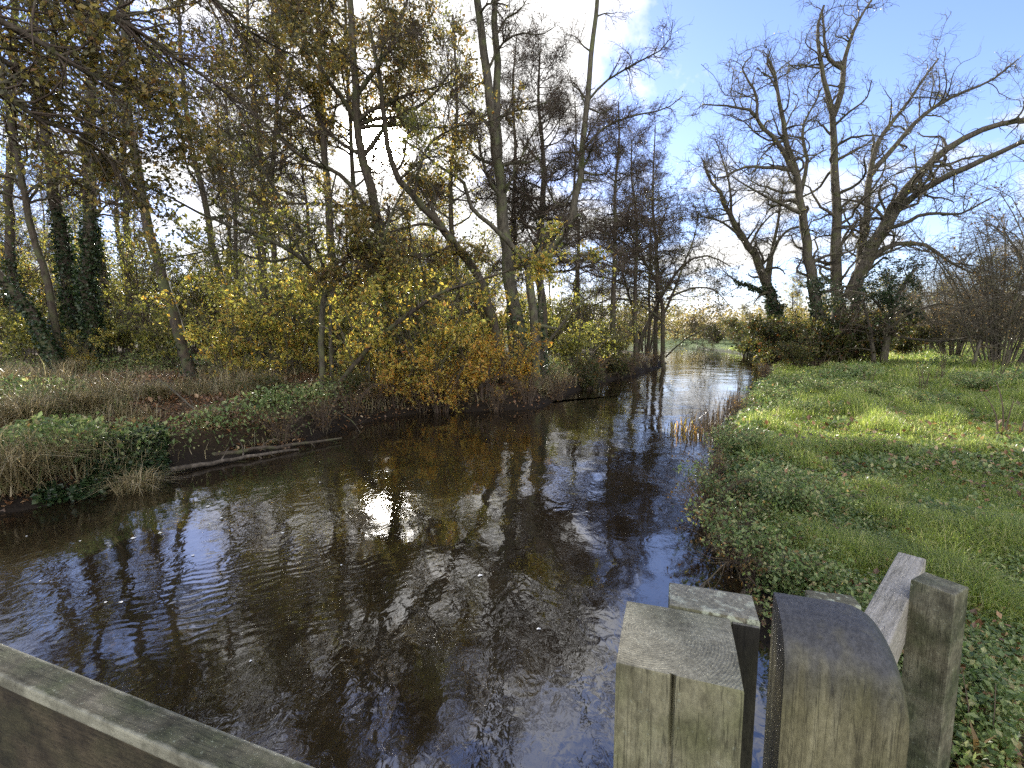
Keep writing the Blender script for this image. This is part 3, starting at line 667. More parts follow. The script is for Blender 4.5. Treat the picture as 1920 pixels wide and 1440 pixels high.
for (px, Y, s, lab) in ((1470, 28.5, 1.7, "green bramble mound at the foot of the leaning willow"),
                        (1530, 25.0, 1.5, "bramble mound against the left side of the great bare tree"),
                        (1590, 26.0, 1.6, "bramble tangle among the great bare tree's stems"),
                        (1445, 31.0, 1.3, "bramble mound hanging over the right bank where the river bends"),
                        (1500, 23.5, .8, "low brown-green bramble at the water's edge before the great tree"),
                        (1640, 26.5, 1.3, "bramble mass between the great bare tree and the split pale trunk"),
                        (1690, 30, 1.2, "bramble mass behind the split pale trunk"),
                        (1400, 46.0, 1.6, "scrub mound on the far bank to the right of the last reach"),
                        (1345, 72.0, 1.7, "distant brownish scrub where the river turns away"),
                        (1390, 78.0, 2.2, "distant scrub at the head of the reach, under the sky"),
                        (1105, 18.5, .7, "sprawling bramble on the bank just right of the alder clump"),
                        (1165, 23.0, .7, "bramble on the low left bank before the arching tree"),
                        (640, 11.9, .42, "bramble tangle on the undercut bank below the crooked hazel"),
                        (480, 10.2, .38, "bramble sprays above the mud shelf on the left bank")):
    place(scrub, None, px, Y, s, lab)

# ------------------------------------------------------------------ the wood behind (prototypes, each tree its own copy)
def wood_tree(name, H, r, nb, Lb, nl, lmat, ivy=0, t0=.35, size=.11):
    P = Plant(name, (0, 0, 0), "x")
    t = [limb3([(0, 0, -.1), (.15, .1, H * .25), (-.1, .2, H * .5), (.2, 0, H * .75), (.1, .1, H)], r, r * .2, 16)]
    b1 = grow(t, nb, Lb, (35, 75), .45, 7, t0=t0, jit=.2, rmin=.02, trop=.4)
    b2 = grow([b1], nb * 10, (.6, 1.8), (30, 70), .5, 5, t0=.2, jit=.22, rmin=.012)
    b3 = grow([b2], nb * 75, (.25, .9), (30, 70), .6, 4, t0=.1, jit=.25, rmin=.010)
    P.part2("trunk", [(t, 8), ([b1], 5)], BARK); P.part2("twigs", [([b2], 4), ([b3], 3)], TWIG)
    if nl: P.leaves("foliage", [clumpy([b3, b2], nl, size, cell=1.3, keep=.55, seed=int(H * 3))], lmat)
    if ivy: P.leaves("ivy", [ivy_on(t, ivy, .2, H * .5, .12)], IVY)
    return P.root
W1 = wood_tree("wood_tree", 15, .17, 34, (2, 4.2), 2600, GREENY, size=.14)
W2 = wood_tree("wood_tree", 17, .2, 34, (2, 4.4), 2300, OLIVE, ivy=2500, size=.14)
W3 = wood_tree("wood_tree", 14, .13, 30, (1.5, 3.4), 900, OLIVE, size=.14)
W4 = wood_tree("wood_tree", 10, .12, 36, (2, 3.8), 5000, YELLOW, t0=.12, size=.14)
wood = "close-set trees deep in the left wood"
wl1 = "one of the close-set trees deep in the shady wood beyond the left bank"
spots = []
tries = 0
while len(spots) < 38 and tries < 4000:
    tries += 1
    Y = 20 + 38 * rng.random() ** 1.2; px = rng.uniform(-120, 1130)
    x = (px - CX) / FPX * Y
    if (px > 880 and Y < 44) or 674 < px < 742 or (250 < px < 430 and Y < 42): continue
    if all(math.hypot(x - a, Y - b_) > 2.3 for a, b_, _ in spots): spots.append((x, Y, px))
for i, (x, Y, px) in enumerate(spots):
    pr = (W1, W2, W3, W4, W1, W3, W4)[i % 7]
    place(pr, None, px, Y, rng.uniform(.8, 1.15), wl1, wood)
us = "leafy understorey bushes of the left wood"
for i in range(26):
    Y = rng.uniform(21, 40); px = rng.uniform(-60, 1120)
    place((hazg, haz)[i % 3 == 0], None, px, Y, rng.uniform(.9, 1.5), "one of the green-gold understorey bushes deep among the left wood's trunks", us)
und = bush("understorey_tree", "x", "tree", 7.0, 3.6, 16, 4600, .13, GREENY, TWIG, dens=1.6, keep=.6, stemr=.045, droop=.1)
und2 = bush("understorey_tree", "x", "tree", 6.0, 3.4, 16, 4000, .13, YELLOW, TWIG, dens=1.6, keep=.55, stemr=.04, droop=.0)
ug = "leafy young trees between the left wood's trunks"
for i, (px, Y) in enumerate(((-40, 21), (20, 26), (90, 24), (190, 25), (265, 22), (300, 29), (350, 24), (410, 27), (470, 24), (520, 30), (560, 24), (600, 33), (655, 26), (760, 24), (800, 30), (850, 23), (880, 33), (930, 28), (980, 36), (1040, 33), (140, 34), (230, 38), (380, 36), (450, 40), (690, 38), (1100, 40), (1170, 42), (1210, 46))):
    place((und, und, und2)[i % 3], None, px, Y, rng.uniform(.8, 1.2), "one of the leafy young trees glowing green and gold between the left wood's trunks", ug)
def wood_mass(name, lab, pxlo, pxhi, Ylo, Yhi, H, n, size, mat, seed):
    Y = rng.uniform(Ylo, Yhi, n); px = rng.uniform(pxlo, pxhi, n); x = (px - CX) / FPX * Y
    top = H * (.35 + .9 * vnoise(x * .16, Y * .1, seed) * (.6 + .5 * vnoise(x * .6, Y * .4, seed + 1)))
    d, r = river(x, Y); k = d > 1.5; x, Y, top = x[k], Y[k], top[k]; d, r = d[k], r[k]
    z = height_from(x, Y, d, r) + top * rng.random(len(x)) ** .8
    g = leaf_geo(np.stack([x, Y, z], 1), size, up=.2, aspect=.8)
    o = kind(mesh_obj(name, g[0], [g[1]], mat, smooth=False), "stuff"); tag(o, lab, "woodland")
wood_mass("distant_wood", "dense far edge of the wood behind the left-bank trees", -260, 1230, 48, 74, 6.5, 30000, .34, GREENY, 81)
wood_mass("far_hedgerow", "distant hedgerow closing the horizon beyond the river and the meadow", 1150, 2150, 84, 130, 9, 40000, .5, leaf_mat("hedgerow_leaves", [(0, (.09, .08, .04)), (.5, (.18, .15, .07)), (.8, (.3, .25, .09)), (1, (.2, .13, .07))]), 91)
for (px, Y, s, lab) in ((1640, 40, .6, "golden round-headed tree seen between the great bare tree's stems"), (1700, 37, .55, "pale golden tree glowing under the arching right limb of the great bare tree"), (1480, 48, .7, "yellowing tree seen past the left stem of the great bare tree"), (1840, 42, .75, "yellow-brown tree rising behind the thorn thicket"), (1760, 46, .65, "yellow-green tree far behind the smaller brown thorn bush")):
    place(W4, None, px, Y, s, lab)
ft = "hazy distant trees beyond the river bend and meadow"
for (px, Y, s) in ((1180, 70, .8), (1230, 85, .9), (1270, 100, .8), (1310, 110, .75), (1350, 105, .6), (1395, 95, .75), (1440, 85, .8), (1490, 75, .9), (1545, 65, .8), (1600, 60, .9), (1660, 55, .65), (1705, 50, .6), (1760, 52, .7), (1830, 60, .9), (1900, 58, 1.0), (1960, 50, 1.0), (2050, 46, 1.0), (1300, 95, .5), (1420, 110, .8), (1570, 90, 1.0), (1690, 80, 1.0), (1790, 85, 1.0), (1870, 90, 1.0)):
    place((W4, W1, W3, W4, W2)[int(px) % 5], None, px, Y, s * .85, "one of the distant autumn trees lining the horizon beyond the river bend and meadow", ft)
# ------------------------------------------------------------------ ground cover (uncountable: stuff)
def scatter(n, dmin, dmax, pxlo, pxhi):
    """ground points, denser near the bridge"""
    Y = dmin * (dmax / dmin) ** rng.random(n); px = rng.uniform(pxlo, pxhi, n)
    return (px - CX) / FPX * Y * 1.0, Y
def blades(x, y, z, length, width, lean=.5, az=None):
    n = len(x); a = rng.uniform(0, 2 * np.pi, n) if az is None else az + rng.normal(0, .7, n)
    d = np.stack([np.cos(a), np.sin(a), np.zeros(n)], 1); s = np.stack([-np.sin(a), np.cos(a), np.zeros(n)], 1)
    l = (length * rng.uniform(.5, 1.3, n))[:, None]; w = (width * rng.uniform(.7, 1.3, n))[:, None]
    k = (lean * rng.uniform(.3, 1.6, n))[:, None]
    b0 = np.stack([x, y, z - .01], 1); up = np.array([[0, 0, 1.]])
    m1 = b0 + up * l * .5 + d * l * .22 * k; m2 = b0 + up * l * (.85 - .25 * k.clip(0, 1.6)) + d * l * .7 * k
    V = np.stack([b0 - s * w * .5, b0 + s * w * .5, m1 - s * w * .45, m1 + s * w * .45, m2], 1).reshape(-1, 3)
    i = np.arange(n)[:, None] * 5
    return V, (i + [0, 1, 3, 2]), (i + [2, 3, 4])
def blade_obj(name, parts, mat, lab=None):
    V, Q, T, o = [], [], [], 0
    for v, q, t_ in parts: V.append(v); Q.append(q + o); T.append(t_ + o); o += len(v)
    return kind(mesh_obj(name, np.vstack(V), [np.vstack(Q), np.vstack(T)], mat, smooth=False), "stuff")
# meadow
def land(n, dmin, dmax, pxlo, pxhi, right, lo, hi=1e9):
    x, y = scatter(n, dmin, dmax, pxlo, pxhi); d, r = river(x, y); k = (r == right) & (d > lo) & (d < hi)
    x, y, d = x[k], y[k], d[k]; return x, y, height_from(x, y, d, r[k]), d
parts = []
x, y, z, d = land(330000, 1.6, 60, 1250, 2000, True, .25)
cl = vnoise(x * 1.1, y * 1.1, 31); sc_ = np.clip(y / 7, .75, 5)
k = rng.random(len(x)) < sstep(.1, .9, d) * .95 + .05; x, y, z, cl, sc_ = x[k], y[k], z[k], cl[k], sc_[k]
tuft = sstep(.45, .85, vnoise(x * 2.2, y * 1.6, 33)) * (.4 + .6 * cl)
parts.append(blades(x, y, z, (.07 + .09 * cl + .28 * tuft) * np.clip(sc_, .8, 1.5), .0055 * sc_, 1.0))
o = blade_obj("meadow_grass", parts, GRASS); tag(o, "rough green meadow grass covering the right bank", "grass")
# broad-leaved weeds on the right bank, thick near the water
x, y, z, d = land(170000, 1.6, 34, 1230, 2000, True, .0)
cl = vnoise(x * .8 + 5, y * .8, 37); k = (cl > .66 - .5 * (1 - sstep(.3, 1.5, d))) | (rng.random(len(cl)) < .10) ; x, y, z, d, cl = x[k], y[k], z[k], d[k], cl[k]
k = (d > .22) | (rng.random(len(d)) < .35); x, y, z, d, cl = x[k], y[k], z[k], d[k], cl[k]
hgt = rng.random(len(x)) ** .7 * (.1 + .32 * sstep(.5, .9, cl) * sstep(7, 12, y)+ .10 * (1 - sstep(.3, 1.4, d)))
g = leaf_geo(np.stack([x, y, z + hgt], 1), .036 * np.clip(y / 3.5, 1, 3.2), up=1.2, aspect=.62)
o = kind(mesh_obj("nettles", g[0], [g[1]], NETTLE, smooth=False), "stuff"); tag(o, "low nettles and broad-leaved weeds matting the right bank", "weeds")
# fallen leaves
def litter_pts(n, pxlo, pxhi, right, dmin, dmax, lo, hi, thr, lift):
    x, y, z, d = land(n, dmin, dmax, pxlo, pxhi, right, lo, hi); c = vnoise(x * .9, y * .9, 41) + .3 * vnoise(x * 4, y * 4, 42)
    k = c > thr; return np.stack([x[k], y[k], z[k] + rng.random(k.sum()) * lift], 1)
pl = np.vstack([litter_pts(52000, -80, 1060, False, 5, 24, .02, 9, .42, .06), litter_pts(6500, 1250, 2000, True, 1.6, 20, .02, 12, .5, .16)])
g = leaf_geo(pl, .055 * np.clip(pl[:, 1] / 5, .9, 1.8), up=2.0, aspect=.7)
o = kind(mesh_obj("fallen_leaves", g[0], [g[1]], LITTER, smooth=False), "stuff"); tag(o, "brown fallen leaves scattered over both banks", "fallen leaves")
# rough grass on the left bank
x, y, z, d = land(170000, 5, 34, -80, 1240, False, .12, 14)
cl = vnoise(x * .7, y * .7, 51); k = rng.random(len(x)) < sstep(.42, .66, cl) * .6 + .05; x, y, z, cl = x[k], y[k], z[k], cl[k]
o = blade_obj("bank_grass", [blades(x, y, z, (.14 + .46 * cl) * (1 + .5 * sstep(.55, .8, cl)) * rng.uniform(.5, 1.3, len(x)), .008 * np.clip(y / 8, .8, 2), 1.35)], STRAW); tag(o, "straw-coloured rough grass on the left bank", "grass")
x, y, z, d = land(130000, 6, 34, -80, 1240, False, .25, 18)
cl = vnoise(x * .45 + 3, y * .45, 61); k = cl > np.where(d < 1.6, .62, .40); x, y, z = x[k], y[k], z[k]
g = leaf_geo(np.stack([x, y, z + rng.random(len(x)) ** .7 * (.12 + .5 * sstep(.45, .8, cl[k]))], 1), .085, up=1.0)
o = kind(mesh_obj("woodland_weeds", g[0], [g[1]], NETTLE, smooth=False), "stuff"); tag(o, "green nettles and bramble leaves on the wood floor", "weeds")
# ivy patch hanging over the bank
x, y, z, d = land(60000, 5.4, 8.6, 40, 300, False, -.02, 1.3); k = vnoise(x * 1.3, y * 1.3, 71) > .38
g = leaf_geo(np.stack([x[k], y[k], z[k] + rng.random(k.sum()) * .14], 1)[:9000], .075, up=1.0, aspect=.85)
o = kind(mesh_obj("bank_ivy", g[0], [g[1]], IVY, smooth=False), "stuff"); tag(o, "dark glossy ivy spilling over the near left bank", "ivy")

# tussocks of dead grass
def tussock(n, Lg):
    P = np.zeros((n, 2)); V, Q, T = blades(rng.normal(0, .09, n), rng.normal(0, .09, n), np.zeros(n), np.full(n, Lg), .011, 1.15)
    return V, Q, T
V, Q, T = tussock(420, .6)
tu = mesh_obj("grass_tussock", V, [Q, T], STRAW, smooth=False)
first = True
for (px, py, s, lab) in ((30, 905, 1.25, "pale dead grass tussock at the left frame edge above the water"), (95, 890, .9, "small pale tussock just left of the dark ivy"),
                         (255, 880, .95, "tussock of straw grass drooping right of the dark ivy"), (60, 840, 1.1, "straw tussock standing behind the ivy patch"),
                         (170, 815, 1.0, "straw tussock on the leaf-strewn bank above the ivy"), (300, 790, .9, "tussock at the edge of the leaf litter"),
                         (140, 745, 1.3, "pale sunlit tussock in the clearing below the ivy-covered pair"), (390, 815, .8, "brownish tussock above the stranded log"),
                         (10, 790, 1.3, "tall bleached tussock far left of the clearing")):
    q = on_z(px, py, .3); o = tu if first else tu.copy()
    if not first: col.objects.link(o)
    first = False
    o.location = (q[0], q[1], gz(q[0], q[1])); o.rotation_euler = (0, 0, rng.uniform(0, 6)); o.scale = (s, s, s); tag(o, lab, "grass tussock")

# reeds in the water by the right bank, dead dock stalks in the meadow
def stalks(n, spread, H, r, leaf=0):
    st = []
    for i in range(n):
        x, y = rng.normal(0, spread, 2); h = H * rng.uniform(.5, 1.15); lx, ly = rng.normal(0, .16 * h, 2)
        st.append(limb3([(x, y, -.25), (x + lx * .3, y + ly * .3, h * .5), (x + lx, y + ly, h)], r, r * .4, 6, w=.2))
    return st
def clump(name, lab, cat, loc, st, mat, bl=None, bmat=None):
    P = Plant(name, (0, 0, 0), lab, cat); P.part("stems", st, 4, mat)
    if bl: 
        V, Q, T = bl; mesh_obj("leaves", V, [Q, T], bmat, P.root, smooth=False)
    P.root.location = loc; return P.root
def rb(n, Lg, w, sp, lean=.5):
    return blades(rng.normal(0, sp, n), rng.normal(0, sp, n), np.zeros(n), np.full(n, Lg), w, lean)
for (px, py, n, H, lab) in ((1300, 815, 16, .55, "brown dead reeds standing in the water with bare stalks"), (1345, 800, 22, .7, "denser reed clump against the right bank"),
                            (1385, 775, 18, .75, "reed clump farthest upstream along the right bank")):
    q = on_z(px, py); clump("reed_clump", lab, "reeds", (q[0], q[1], 0), stalks(n, .28, H, .009), TWIGR, rb(120, H * .8, .016, .3), REED)
q = on_z(1285, 808); clump("reed_clump", "orange-brown withered reed leaves standing at the water's edge", "reeds", (q[0], q[1], 0), stalks(6, .12, .4, .008), TWIGR, rb(34, .42, .018, .22, 1.2), ORANGE)
for (px, py, H, lab) in ((1620, 730, 1.0, "dark dead dock stalk in the middle of the meadow"), (1725, 735, 1.1, "tall brown dock stalks behind the sunlit grass"), (1760, 720, 1.1, "upright dead stalks in front of the thorn thicket"),
                         (1870, 740, 1.2, "dead stalks near the right edge of the meadow"), (1575, 700, 1.2, "thin dead stalks below the great bare tree"), (1380, 745, 1.3, "single tall dead stalk above the reeds"), (1895, 830, .9, "wiry dead stalk leaning in the near meadow"), (1880, 1330, .55, "dark bare weed stalk close to the fence post")):
    q = on_z(px, py, .5); clump("dock_stalk", lab, "dead stalk", (q[0], q[1], gz(q[0], q[1])), stalks(5 if H > .8 else 2, .09, H * .85, .016 if H > .6 else .004), TWIGR, rb(26, .2, .02, .08, .7), RUSSET)

# near-bank brambles at the bridge end
brm = bush("bank_bramble", "x", "shrub", .55, .62, 16, 2600, .05, NETTLE, TWIGR, keep=.75, stemr=.006, droop=-.4)
for (px, py, s, lab) in ((1400, 1010, 1.0, "bramble hanging over the near right bank nearest the posts"), (1360, 930, .9, "bramble spilling to the water midway along the near right bank"), (1470, 1080, .8, "bramble directly behind the dark rounded post"), (1385, 860, .9, "bramble by the reeds on the right bank"), (1500, 980, .85, "bramble mixed with grass, set back from the near bank's edge")):
    q = on_z(px, py, .25); o = brm
    if brm.get("_used"): o = dup(brm, (0, 0, 0), 0, 1, lab); del o["_used"]
    else: brm["_used"] = 1
    o.location = (q[0], q[1], gz(q[0], q[1])); o.rotation_euler = (0, 0, rng.uniform(0, 6)); o.scale = (s, s, s); o["label"] = lab

fr = bush("bank_twigs", "x", "shrub", .75, .75, 18, 300, .06, RUSSET, TWIGR, dens=1.4, keep=.6, stemr=.009, droop=-.7)
for (px, py, s, lab) in ((520, 835, .9, "dead twiggy tangle just behind the stranded log"), (600, 812, 1.0, "dead twigs trailing over the mud where the log ends"), (655, 792, 1.1, "twiggy tangle below the crooked hazel's stems"), (705, 780, 1.0, "twigs overhanging the dark water left of the sunlit oak"),
                         (790, 772, 1.1, "bare twigs trailing over the undercut right of the sunlit oak"), (850, 768, 1.2, "bare twigs at the waterline under the golden-orange bush"), (930, 770, 1.1, "bare twigs at the waterline under the bright orange bush"), (990, 764, 1.3, "twig tangle at the alder clump's foot"),
                         (1045, 750, 1.3, "twiggy tangle on the point right of the alder clump"), (1105, 722, 1.5, "grey twiggy tangle on the low bank beyond the alder clump"), (1180, 706, 1.6, "grey twiggy tangle hanging over the water before the arching tree"), (1225, 692, 1.4, "twigs heaped at the arching tree's foot")):
    q = on_z(px, py - 4, .1); o = fr
    if fr.get("_used"): o = dup(fr, (0, 0, 0), 0, 1, lab); del o["_used"]
    else: fr["_used"] = 1
    o.location = (q[0], q[1] + .15, gz(q[0], q[1] + .15)); o.rotation_euler = (0, 0, rng.uniform(0, 6)); o.scale = (s, s, s); o["label"] = lab

for (px, py, s, lab) in ((1322, 905, .7, "dead twigs hanging over the water on the right bank just below the reeds"), (1314, 958, .75, "brown twig tangle on the right bank's outermost bulge"), (1338, 1008, .7, "brown twig tangle in the hollow of the right bank above the posts"), (1362, 1046, .6, "dark twigs trailing to the water directly above the lichened board"), (1402, 1088, .6, "dark twig tangle in the bank hollow behind the rounded post"), (1345, 846, .7, "dead stems mixed into the nearest reeds"), (1376, 792, .8, "dead stems on the bank edge beside the densest reeds"), (1425, 722, 1.1, "dead stems on the right bank edge upstream of the reeds")):
    q = on_z(px + 8, py, .1); o = dup(fr, (q[0], q[1], gz(q[0], q[1]) + .05), rng.uniform(0, 6), s, lab); del o["_used"]

for (px, py, s, lab) in ((1480, 722, 1.5, "rough weed clump in the meadow nearest the river bend"), (1555, 738, 1.4, "weed clump in the meadow below the great bare tree's left stem"), (1500, 765, 1.2, "weed clump at the meadow edge above the reeds"), (1640, 748, 1.3, "weed clump around the dead stalks in mid-meadow"), (1600, 712, 1.5, "weed clump before the great bare tree's foot"), (1740, 765, 1.2, "weed clump beside the tall brown dock stalks"), (1830, 748, 1.4, "weed clump in the meadow before the thorn thicket"), (1452, 748, 1.2, "weed clump on the right bank just upstream of the reeds")):
    q = on_z(px, py, .5); o = dup(brm, (q[0], q[1], gz(q[0], q[1])), rng.uniform(0, 6), s * .85, lab, sz=s * .62); o.name = "weed_clump"; o["category"] = "weeds"; del o["_used"]

# ------------------------------------------------------------------ driftwood, fallen branches, stranded log
def stick(name, lab, cat, pts, r0, r1, mat=BARKG, n2=0):
    t = [limb3(pts, r0, r1, 14, w=.8)]; g2 = [grow(t, n2, (.2, .7), (30, 70), .5, 5, t0=.3, rmin=.004)] if n2 else []
    V, Fc = tubes(t + g2, 7); b_ = np.array(pts[0]); o = mesh_obj(name, V - b_, [Fc], mat); o.location = b_; return tag(o, lab, cat)
def wp(px, py, z): return tuple(on_z(px, py, z))
PALE = bark_mat("bleached_wood", (.035, .028, .02), (.15, .125, .1), (.05, .04, .03), 5, bump=.9)
stick("stranded_log", "pale stranded log lying along the left waterline", "log", [wp(270, 893, .03), wp(330, 880, .06), wp(400, 868, .05), wp(470, 856, .05), wp(560, 842, .03)], .045, .022, PALE, 6)
stick("stranded_log", "dark waterlogged branch behind the pale stranded log", "log", [wp(340, 858, .12), wp(420, 850, .1), wp(520, 838, .1), wp(640, 822, .06)], .05, .02, BARK, 5)
stick("broken_branch", "bare broken branch sticking up slantwise from the left bank", "branch", [wp(440, 838, .15), tuple(at(400, 800, 8.9)), tuple(at(340, 745, 9.2)), tuple(at(285, 700, 9.5))], .03, .008, BARKL, 4)
stick("fallen_branch", "thin branch trailing from the left bank into the sparkling water", "branch", [tuple(at(610, 760, 11)), tuple(at(660, 790, 10.6)), tuple(at(685, 830, 10)), tuple(at(690, 850, 9.5))], .018, .006, BARK, 6)
stick("fallen_branch", "dead branch poking out of the water before the arching tree", "branch", [tuple(at(1240, 780, 13.5)), tuple(at(1238, 740, 13.6)), tuple(at(1248, 700, 14)), tuple(at(1240, 660, 14.2))], .02, .006, BARK, 7)
stick("fallen_branch", "bare twig arching over the water from the near right bank", "branch", [wp(1420, 1100, .15), wp(1375, 1050, .25), wp(1330, 1085, .15), wp(1300, 1110, .05)], .008, .003, TWIGR, 9)
stick("fallen_branch", "long fallen limb lying across the meadow before the thorn thicket", "branch", [tuple(at(1690, 632, 24)), tuple(at(1760, 640, 22.5)), tuple(at(1830, 632, 21)), tuple(at(1880, 640, 20))], .07, .03, BARKG, 10)

# leaning old fence stake in the meadow
q = at(1822, 672, 19.5); zz = gz(q[0], 19.5)
stick("fence_stake", "short leaning wooden stake standing beside the fallen limb", "stake", [(q[0], 19.5, zz - .2), (q[0] + .12, 19.5, zz + .5), (q[0] + .28, 19.5, zz + 1.25)], .065, .055, BARKG)

# specks of foam and floating leaves
fo = [(415, 972), (362, 1042), (198, 1130), (227, 1130), (50, 1006), (530, 1000), (75, 1090), (470, 1240), (300, 1000), (640, 1060), (900, 1080), (1100, 960), (250, 1010), (390, 950), (600, 905), (1010, 1180), (150, 1015)]
m, nt, out = new_mat("foam"); p = N(nt, "ShaderNodeBsdfPrincipled"); p.inputs["Base Color"].default_value = (.7, .7, .68, 1); p.inputs["Roughness"].default_value = .5; nt.links.new(p.outputs[0], out.inputs[0]); FOAM = m
fleaf = None
for i, (px, py) in enumerate(fo):
    q = on_z(px, py)
    if fleaf is None:
        a = np.linspace(0, 2 * np.pi, 9)[:-1]; rr_ = .02 * (1 + .3 * np.sin(3 * a)); V = np.vstack([[[0, 0, .012]], np.stack([rr_ * np.cos(a), rr_ * .7 * np.sin(a), np.full(8, .003)], 1)])
        fleaf = mesh_obj("foam_fleck", V, [np.array([[0, j + 1, (j + 1) % 8 + 1] for j in range(8)])], FOAM); o = fleaf
    else: o = fleaf.copy(); col.objects.link(o)
    s = rng.uniform(.5, 1.3); o.location = (q[0], q[1], 0.004); o.rotation_euler = (0, 0, rng.uniform(0, 6)); o.scale = (s, s, s)
    tag(o, "small white fleck of foam drifting on the dark water", "foam fleck", "foam flecks on the river")

# ------------------------------------------------------------------ bridge timbers
def wood_mat(name, c_top, c_side, c_dark, ringc=(0, 0), lichen=.5, ring=26, algae=(.1, .105, .045), alg=.5, rough=.8, ringf=.32, edge=0, blot=0, cap=None):
    m, nt, out = new_mat(name); L = nt.links.new
    tc = N(nt, "ShaderNodeTexCoord"); mp = N(nt, "ShaderNodeMapping"); mp.inputs["Location"].default_value = (-ringc[0], -ringc[1], 0); L(tc.outputs["Object"], mp.inputs[0])
    wv_ = N(nt, "ShaderNodeTexWave"); wv_.wave_type = 'RINGS'; wv_.rings_direction = 'Z'; wv_.inputs["Scale"].default_value = ring; wv_.inputs["Distortion"].default_value = 1.6; wv_.inputs["Detail"].default_value = 3; wv_.inputs["Detail Scale"].default_value = 1.5
    L(mp.outputs[0], wv_.inputs["Vector"])
    ms = N(nt, "ShaderNodeMapping"); ms.inputs["Scale"].default_value = (1, 1, .08); L(tc.outputs["Object"], ms.inputs[0])
    gr_ = N(nt, "ShaderNodeTexNoise"); gr_.inputs["Scale"].default_value = 55; gr_.inputs["Detail"].default_value = 6; L(ms.outputs[0], gr_.inputs["Vector"])
    bl = N(nt, "ShaderNodeTexNoise"); bl.inputs["Scale"].default_value = 9; bl.inputs["Detail"].default_value = 5; L(tc.outputs["Object"], bl.inputs["Vector"])
    fi = N(nt, "ShaderNodeTexNoise"); fi.inputs["Scale"].default_value = 110 if lichen < 1 else 55; fi.inputs["Detail"].default_value = 4; L(tc.outputs["Object"], fi.inputs["Vector"])
    r1 = ramp(nt, [(.25, c_dark), (.5, c_side), (.8, c_top)]); L(gr_.outputs[0], r1.inputs[0])
    wr = N(nt, "ShaderNodeMix", data_type='RGBA', blend_type='MULTIPLY'); ge = N(nt, 'ShaderNodeTexCoord'); sn = N(nt, 'ShaderNodeSeparateXYZ'); L(ge.outputs['Normal'], sn.inputs[0]); er = ramp(nt, [(.6, (0, 0, 0)), (.9, (ringf, ringf, ringf))]); L(sn.outputs[2], er.inputs[0]); L(er.outputs[0], wr.inputs[0]); L(r1.outputs[0], wr.inputs[6]); L(wv_.outputs["Color"], wr.inputs[7])
    ra = ramp(nt, [(.42, (0, 0, 0)), (.62, (alg, alg, alg))]); L(bl.outputs[0], ra.inputs[0])
    m1 = N(nt, "ShaderNodeMix", data_type='RGBA'); L(ra.outputs[0], m1.inputs[0]); L(wr.outputs[2], m1.inputs[6]); m1.inputs[7].default_value = (*algae, 1)
    rl = ramp(nt, [(.63 if lichen < 1 else .54, (0, 0, 0)), (.68 if lichen < 1 else .60, (lichen, lichen, lichen))]); L(fi.outputs[0], rl.inputs[0])
    m2 = N(nt, "ShaderNodeMix", data_type='RGBA'); L(rl.outputs[0], m2.inputs[0]); L(m1.outputs[2], m2.inputs[6]); m2.inputs[7].default_value = (.34, .36, .27, 1)
    mi = N(nt, "ShaderNodeTexNoise"); mi.inputs["Scale"].default_value = 170; mi.inputs["Detail"].default_value = 8; mi.inputs["Roughness"].default_value = .7
    mm = N(nt, "ShaderNodeMapping"); mm.inputs["Scale"].default_value = (1, 1, .35); L(tc.outputs["Object"], mm.inputs[0]); L(mm.outputs[0], mi.inputs["Vector"])
    mir = ramp(nt, [(.33, (.45, .45, .45)), (.66, (1.2, 1.2, 1.2))]); L(mi.outputs[0], mir.inputs[0])
    mc = N(nt, "ShaderNodeMix", data_type='RGBA', blend_type='MULTIPLY'); mc.inputs[0].default_value = .8; L(m2.outputs[2], mc.inputs[6]); L(mir.outputs[0], mc.inputs[7])
    mk = N(nt, "ShaderNodeMapping"); mk.inputs["Scale"].default_value = (1, 1, .035); L(tc.outputs["Object"], mk.inputs[0])
    ck = N(nt, "ShaderNodeTexNoise"); ck.inputs["Scale"].default_value = 70; ck.inputs["Detail"].default_value = 3; L(mk.outputs[0], ck.inputs["Vector"])
    ckr = ramp(nt, [(.487, (1, 1, 1)), (.498, (.3, .3, .3)), (.502, (.3, .3, .3)), (.513, (1, 1, 1))]); L(ck.outputs[0], ckr.inputs[0])
    sid = N(nt, "ShaderNodeMath", operation='SUBTRACT'); sid.inputs[0].default_value = .75; L(er.outputs[0], sid.inputs[1]); sid.use_clamp = True
    mq = N(nt, "ShaderNodeMix", data_type='RGBA', blend_type='MULTIPLY'); L(sid.outputs[0], mq.inputs[0]); L(mc.outputs[2], mq.inputs[6]); L(ckr.outputs[0], mq.inputs[7])
    gt = N(nt, "ShaderNodeMath", operation='MULTIPLY'); L(er.outputs[0], gt.inputs[0]); gt.inputs[1].default_value = 1.3
    mt = N(nt, "ShaderNodeMix", data_type='RGBA'); L(gt.outputs[0], mt.inputs[0]); L(mq.outputs[2], mt.inputs[6])
    mg = N(nt, "ShaderNodeMix", data_type='RGBA', blend_type='MULTIPLY'); mg.inputs[0].default_value = 1; L(mir.outputs[0], mg.inputs[6]); mg.inputs[7].default_value = (.34, .325, .28, 1); L(mg.outputs[2], mt.inputs[7])
    last = mt.outputs[2]
